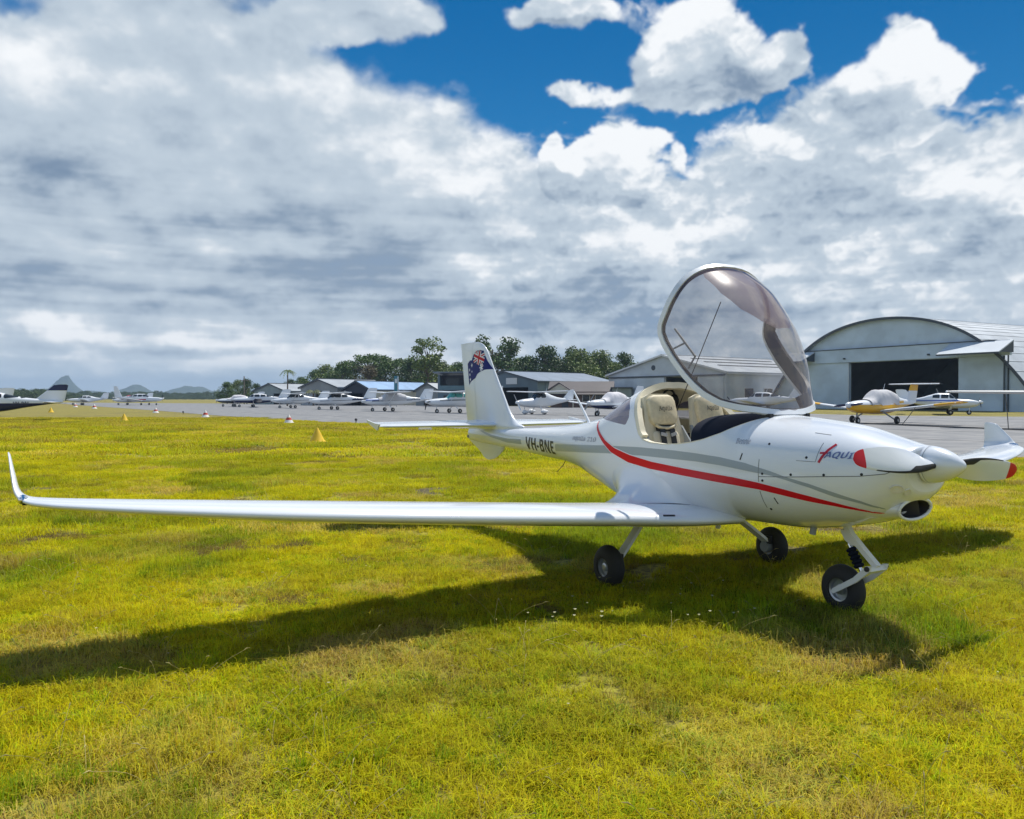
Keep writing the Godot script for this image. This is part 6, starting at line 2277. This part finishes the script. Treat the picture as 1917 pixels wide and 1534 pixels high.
func grass_patch(size: float, count: int, h0: float, h1: float, w: float, dry: float, seed_: int) -> ArrayMesh:
	var rr := RandomNumberGenerator.new()
	rr.seed = seed_
	var m := Mesher.new()
	m.coloured = true
	# the turf grows in clumps of their own height, tone and lean, with thinner places between
	var clumps := []
	for k in 16:
		var kind := rr.randf()
		var tone := Color(1, 1, 1)
		if kind < dry: tone = Color(1.12, 0.98, 3.0)
		elif kind < dry + 0.22: tone = Color(0.62, 0.86, 0.9)
		clumps.append([rr.randf_range(-0.5, 0.5) * size, rr.randf_range(-0.5, 0.5) * size, rr.randf_range(0.55, 1.6), tone * rr.randf_range(0.5, 1.5), rr.randf() * TAU])
	for k in count:
		var g: Array = clumps[rr.randi() % 16]
		var p := Vector3(g[0] + rr.randfn() * size * 0.085, -0.004, g[1] + rr.randfn() * size * 0.085)
		if rr.randf() < 0.38: p = Vector3(rr.randf_range(-0.5, 0.5) * size, -0.004, rr.randf_range(-0.5, 0.5) * size)
		var h: float = rr.randf_range(h0, h1) * g[2]
		# tints only: the place gives the colour of the turf
		var c: Color = g[3] * rr.randf_range(0.6, 1.45)
		var tall := rr.randf() < 0.05
		if tall: c = Color(1.25, 1.20, 4.0) * rr.randf_range(0.9, 1.3)
		elif rr.randf() < 0.10: c = Color(1.05, 0.80, 2.2) * rr.randf_range(0.4, 0.9)
		c.a = 1.0
		var dir: float = g[4] + rr.randfn() * 0.9 if rr.randf() < 0.6 else rr.randf() * TAU
		blade(m, p, h * (1.7 if tall else 1.0), w * (0.55 if tall else rr.randf_range(0.6, 1.3)), dir, rr.randf_range(0.3, 1.6), c)
	return m.mesh()


func on_grass(x: float, d: float) -> bool:
	if d < 20.9: return x < lin_at(d, [-56.0, -19.0, 1.1, 20.9], [75.0, 45.0, 29.2, 13.2]) - 0.15
	return x < lin_at(d, [20.9, 34.3, 47.7, 60.0, 76.0, 95.4], [13.2, 2.5, -8.1, -18.2, -29.0, -41.0]) - 0.1


func build_grass() -> void:
	var gm := mat("grass_blades", Color.WHITE, 0.75)
	gm.metallic_specular = 0.2
	gm.vertex_color_use_as_albedo = true
	gm.cull_mode = BaseMaterial3D.CULL_DISABLED
	gm.backlight_enabled = true
	gm.backlight = Color(0.9, 0.9, 0.5)
	var rr := RandomNumberGenerator.new()
	rr.seed = 2024
	var add := func(called: String, label: String, mesh: ArrayMesh, spots: Array) -> void:
		mesh.surface_set_material(0, gm)
		var mm := MultiMesh.new()
		mm.transform_format = MultiMesh.TRANSFORM_3D
		mm.use_colors = true
		mm.mesh = mesh
		mm.instance_count = spots.size()
		for k in spots.size():
			var s: Array = spots[k]
			mm.set_instance_transform(k, Transform3D(Basis(Vector3.UP, s[2]).scaled(Vector3(s[3], s[3] * s[4], s[3])), at(s[0], s[1])))
			mm.set_instance_color(k, s[5])
		var o := MultiMeshInstance3D.new()
		o.name = numbered(called)
		o.multimesh = mm
		add_child(o)
		tag(o, label, "grass", "", "stuff")
	# three bands: short turf nearby, coarser beyond, sparse tufts in the distance
	for band in [[2.2, 9.0, 0.34, 1300, 0.018, 0.066, 0.0038, 5], [9.0, 21.0, 0.62, 1300, 0.022, 0.070, 0.0058, 3], [21.0, 62.0, 1.7, 1300, 0.03, 0.09, 0.020, 3]]:
		var variants := []
		for k in band[7]: variants.append([])
		var d: float = band[0]
		while d < band[1]:
			var half := d * 0.76 + 3.0
			var x := -half
			while x < half:
				var px: float = x + rr.randf_range(-0.3, 0.3) * band[2]
				var pd: float = d + rr.randf_range(-0.3, 0.3) * band[2]
				if on_grass(px, pd):
					var c := turf(px, pd)
					var b := bare(px, pd)
					if rr.randf() > b * 0.35:
						c = c.lerp(Color(0.23, 0.165, 0.06), b * 0.9) * rr.randf_range(0.85, 1.15)
						c.a = 1.0
						variants[rr.randi() % int(band[7])].append([px, pd, rr.randf() * TAU, 1.15, rr.randf_range(0.55, 1.0) * (1.0 - 0.4 * b) * (1.0 + 0.7 * clampf(lush_noise.get_noise_2d(px, pd) * 3.0, 0, 1)), c])
				x += band[2] * 0.86
			d += band[2] * 0.86
		for k in variants.size():
			if variants[k].size():
				add.call("grass", "short yellow-green turf of the airfield", grass_patch(band[2], band[3], band[4], band[5], band[6], 0.16 + 0.10 * k, 300 + k + int(band[0]) * 7), variants[k])
	# taller tufts of broad green blades, scattered
	var tuft := Mesher.new()
	tuft.coloured = true
	for k in 34:
		blade(tuft, Vector3(rr.randfn() * 0.035, 0, rr.randfn() * 0.035), rr.randf_range(0.07, 0.17), 0.007, rr.randf() * TAU, rr.randf_range(0.15, 0.8), Color(0.20, 0.28, 0.010) * rr.randf_range(0.7, 1.4))
	var spots := []
	for e in [[-1.95, 3.12, 14], [-0.72, 3.42, 5], [-0.36, 3.40, 4]]:
		for k in e[2]:
			spots.append([e[0] + rr.randfn() * 0.14, e[1] + rr.randfn() * 0.12, rr.randf() * TAU, rr.randf_range(0.45, 0.85), 1.0, Color.WHITE])
	for k in 420:
		var d := 2.6 + 17.0 * pow(rr.randf(), 1.5)
		var x := rr.randf_range(-0.7, 0.7) * d
		turf(x, d)
		if on_grass(x, d) and lush_noise.get_noise_2d(x, d) > rr.randf_range(-0.1, 0.3):
			spots.append([x, d, rr.randf() * TAU, rr.randf_range(0.35, 0.9), 1.0, Color.WHITE])
	add.call("grass_tufts", "taller tufts of broad green grass", tuft.mesh(), spots)
	# thin stalks with seed heads, bent by the wind
	var stalk := Mesher.new()
	stalk.coloured = true
	for k in 3:
		var a := rr.randf() * TAU
		var f := Vector3(cos(a), 0, sin(a))
		var prev := Vector3(rr.randfn() * 0.02, 0, rr.randfn() * 0.02)
		var h := rr.randf_range(0.16, 0.30)
		for i in 5:
			var q := (i + 1) / 5.0
			var p := prev + f * (0.028 * q * (k + 1)) + Vector3(0, h / 5.0 * (1.0 - 0.35 * q), 0)
			stalk.tube([prev, p], [0.0013, 0.0011], 3, false)
			prev = p
		stalk.tube([prev, prev + f * 0.02 + Vector3(0, 0.012, 0), prev + f * 0.045 + Vector3(0, 0.012, 0)], [0.001, 0.0035, 0.0008], 4, false)
	stalk.c.resize(stalk.v.size())
	stalk.c.fill(Color(0.55, 0.48, 0.22))
	spots = []
	for k in 330:
		var d := 2.7 + 16.0 * pow(rr.randf(), 1.3)
		var x := rr.randf_range(-0.68, 0.68) * d
		if on_grass(x, d): spots.append([x, d, rr.randf() * TAU, rr.randf_range(0.4, 0.95), 1.0, Color.WHITE * rr.randf_range(0.7, 1.2)])
	add.call("grass_stalks", "thin dry grass stalks with seed heads", stalk.mesh(), spots)
	# small pale flowers in the shade of the wing
	var fl := Mesher.new()
	fl.coloured = true
	fl.tube([Vector3.ZERO, Vector3(0.01, 0.13, 0)], [0.0015, 0.0012], 3, false)
	fl.c.resize(fl.v.size())
	fl.c.fill(Color(0.10, 0.14, 0.03))
	for k in 7:
		var a := TAU * k / 7.0
		fl.flat(Vector3(0.01, 0.13, 0), Vector3(0.01 + cos(a - 0.3) * 0.010, 0.137, sin(a - 0.3) * 0.010), Vector3(0.01 + cos(a + 0.3) * 0.010, 0.137, sin(a + 0.3) * 0.010), Vector3.UP, Color(0.72, 0.70, 0.55))
	spots = []
	for k in 26:
		var d := rr.randf_range(5.2, 6.4)
		spots.append([rr.randf_range(0.0, 1.7), d, rr.randf() * TAU, rr.randf_range(0.6, 1.2), 1.0, Color.WHITE])
	for k in 24:
		var d := rr.randf_range(3.6, 9.0)
		spots.append([rr.randf_range(-0.6, 0.6) * d, d, rr.randf() * TAU, rr.randf_range(0.4, 0.9), 0.6, Color.WHITE])
	add.call("wildflowers", "small pale wildflowers in the grass", fl.mesh(), spots)
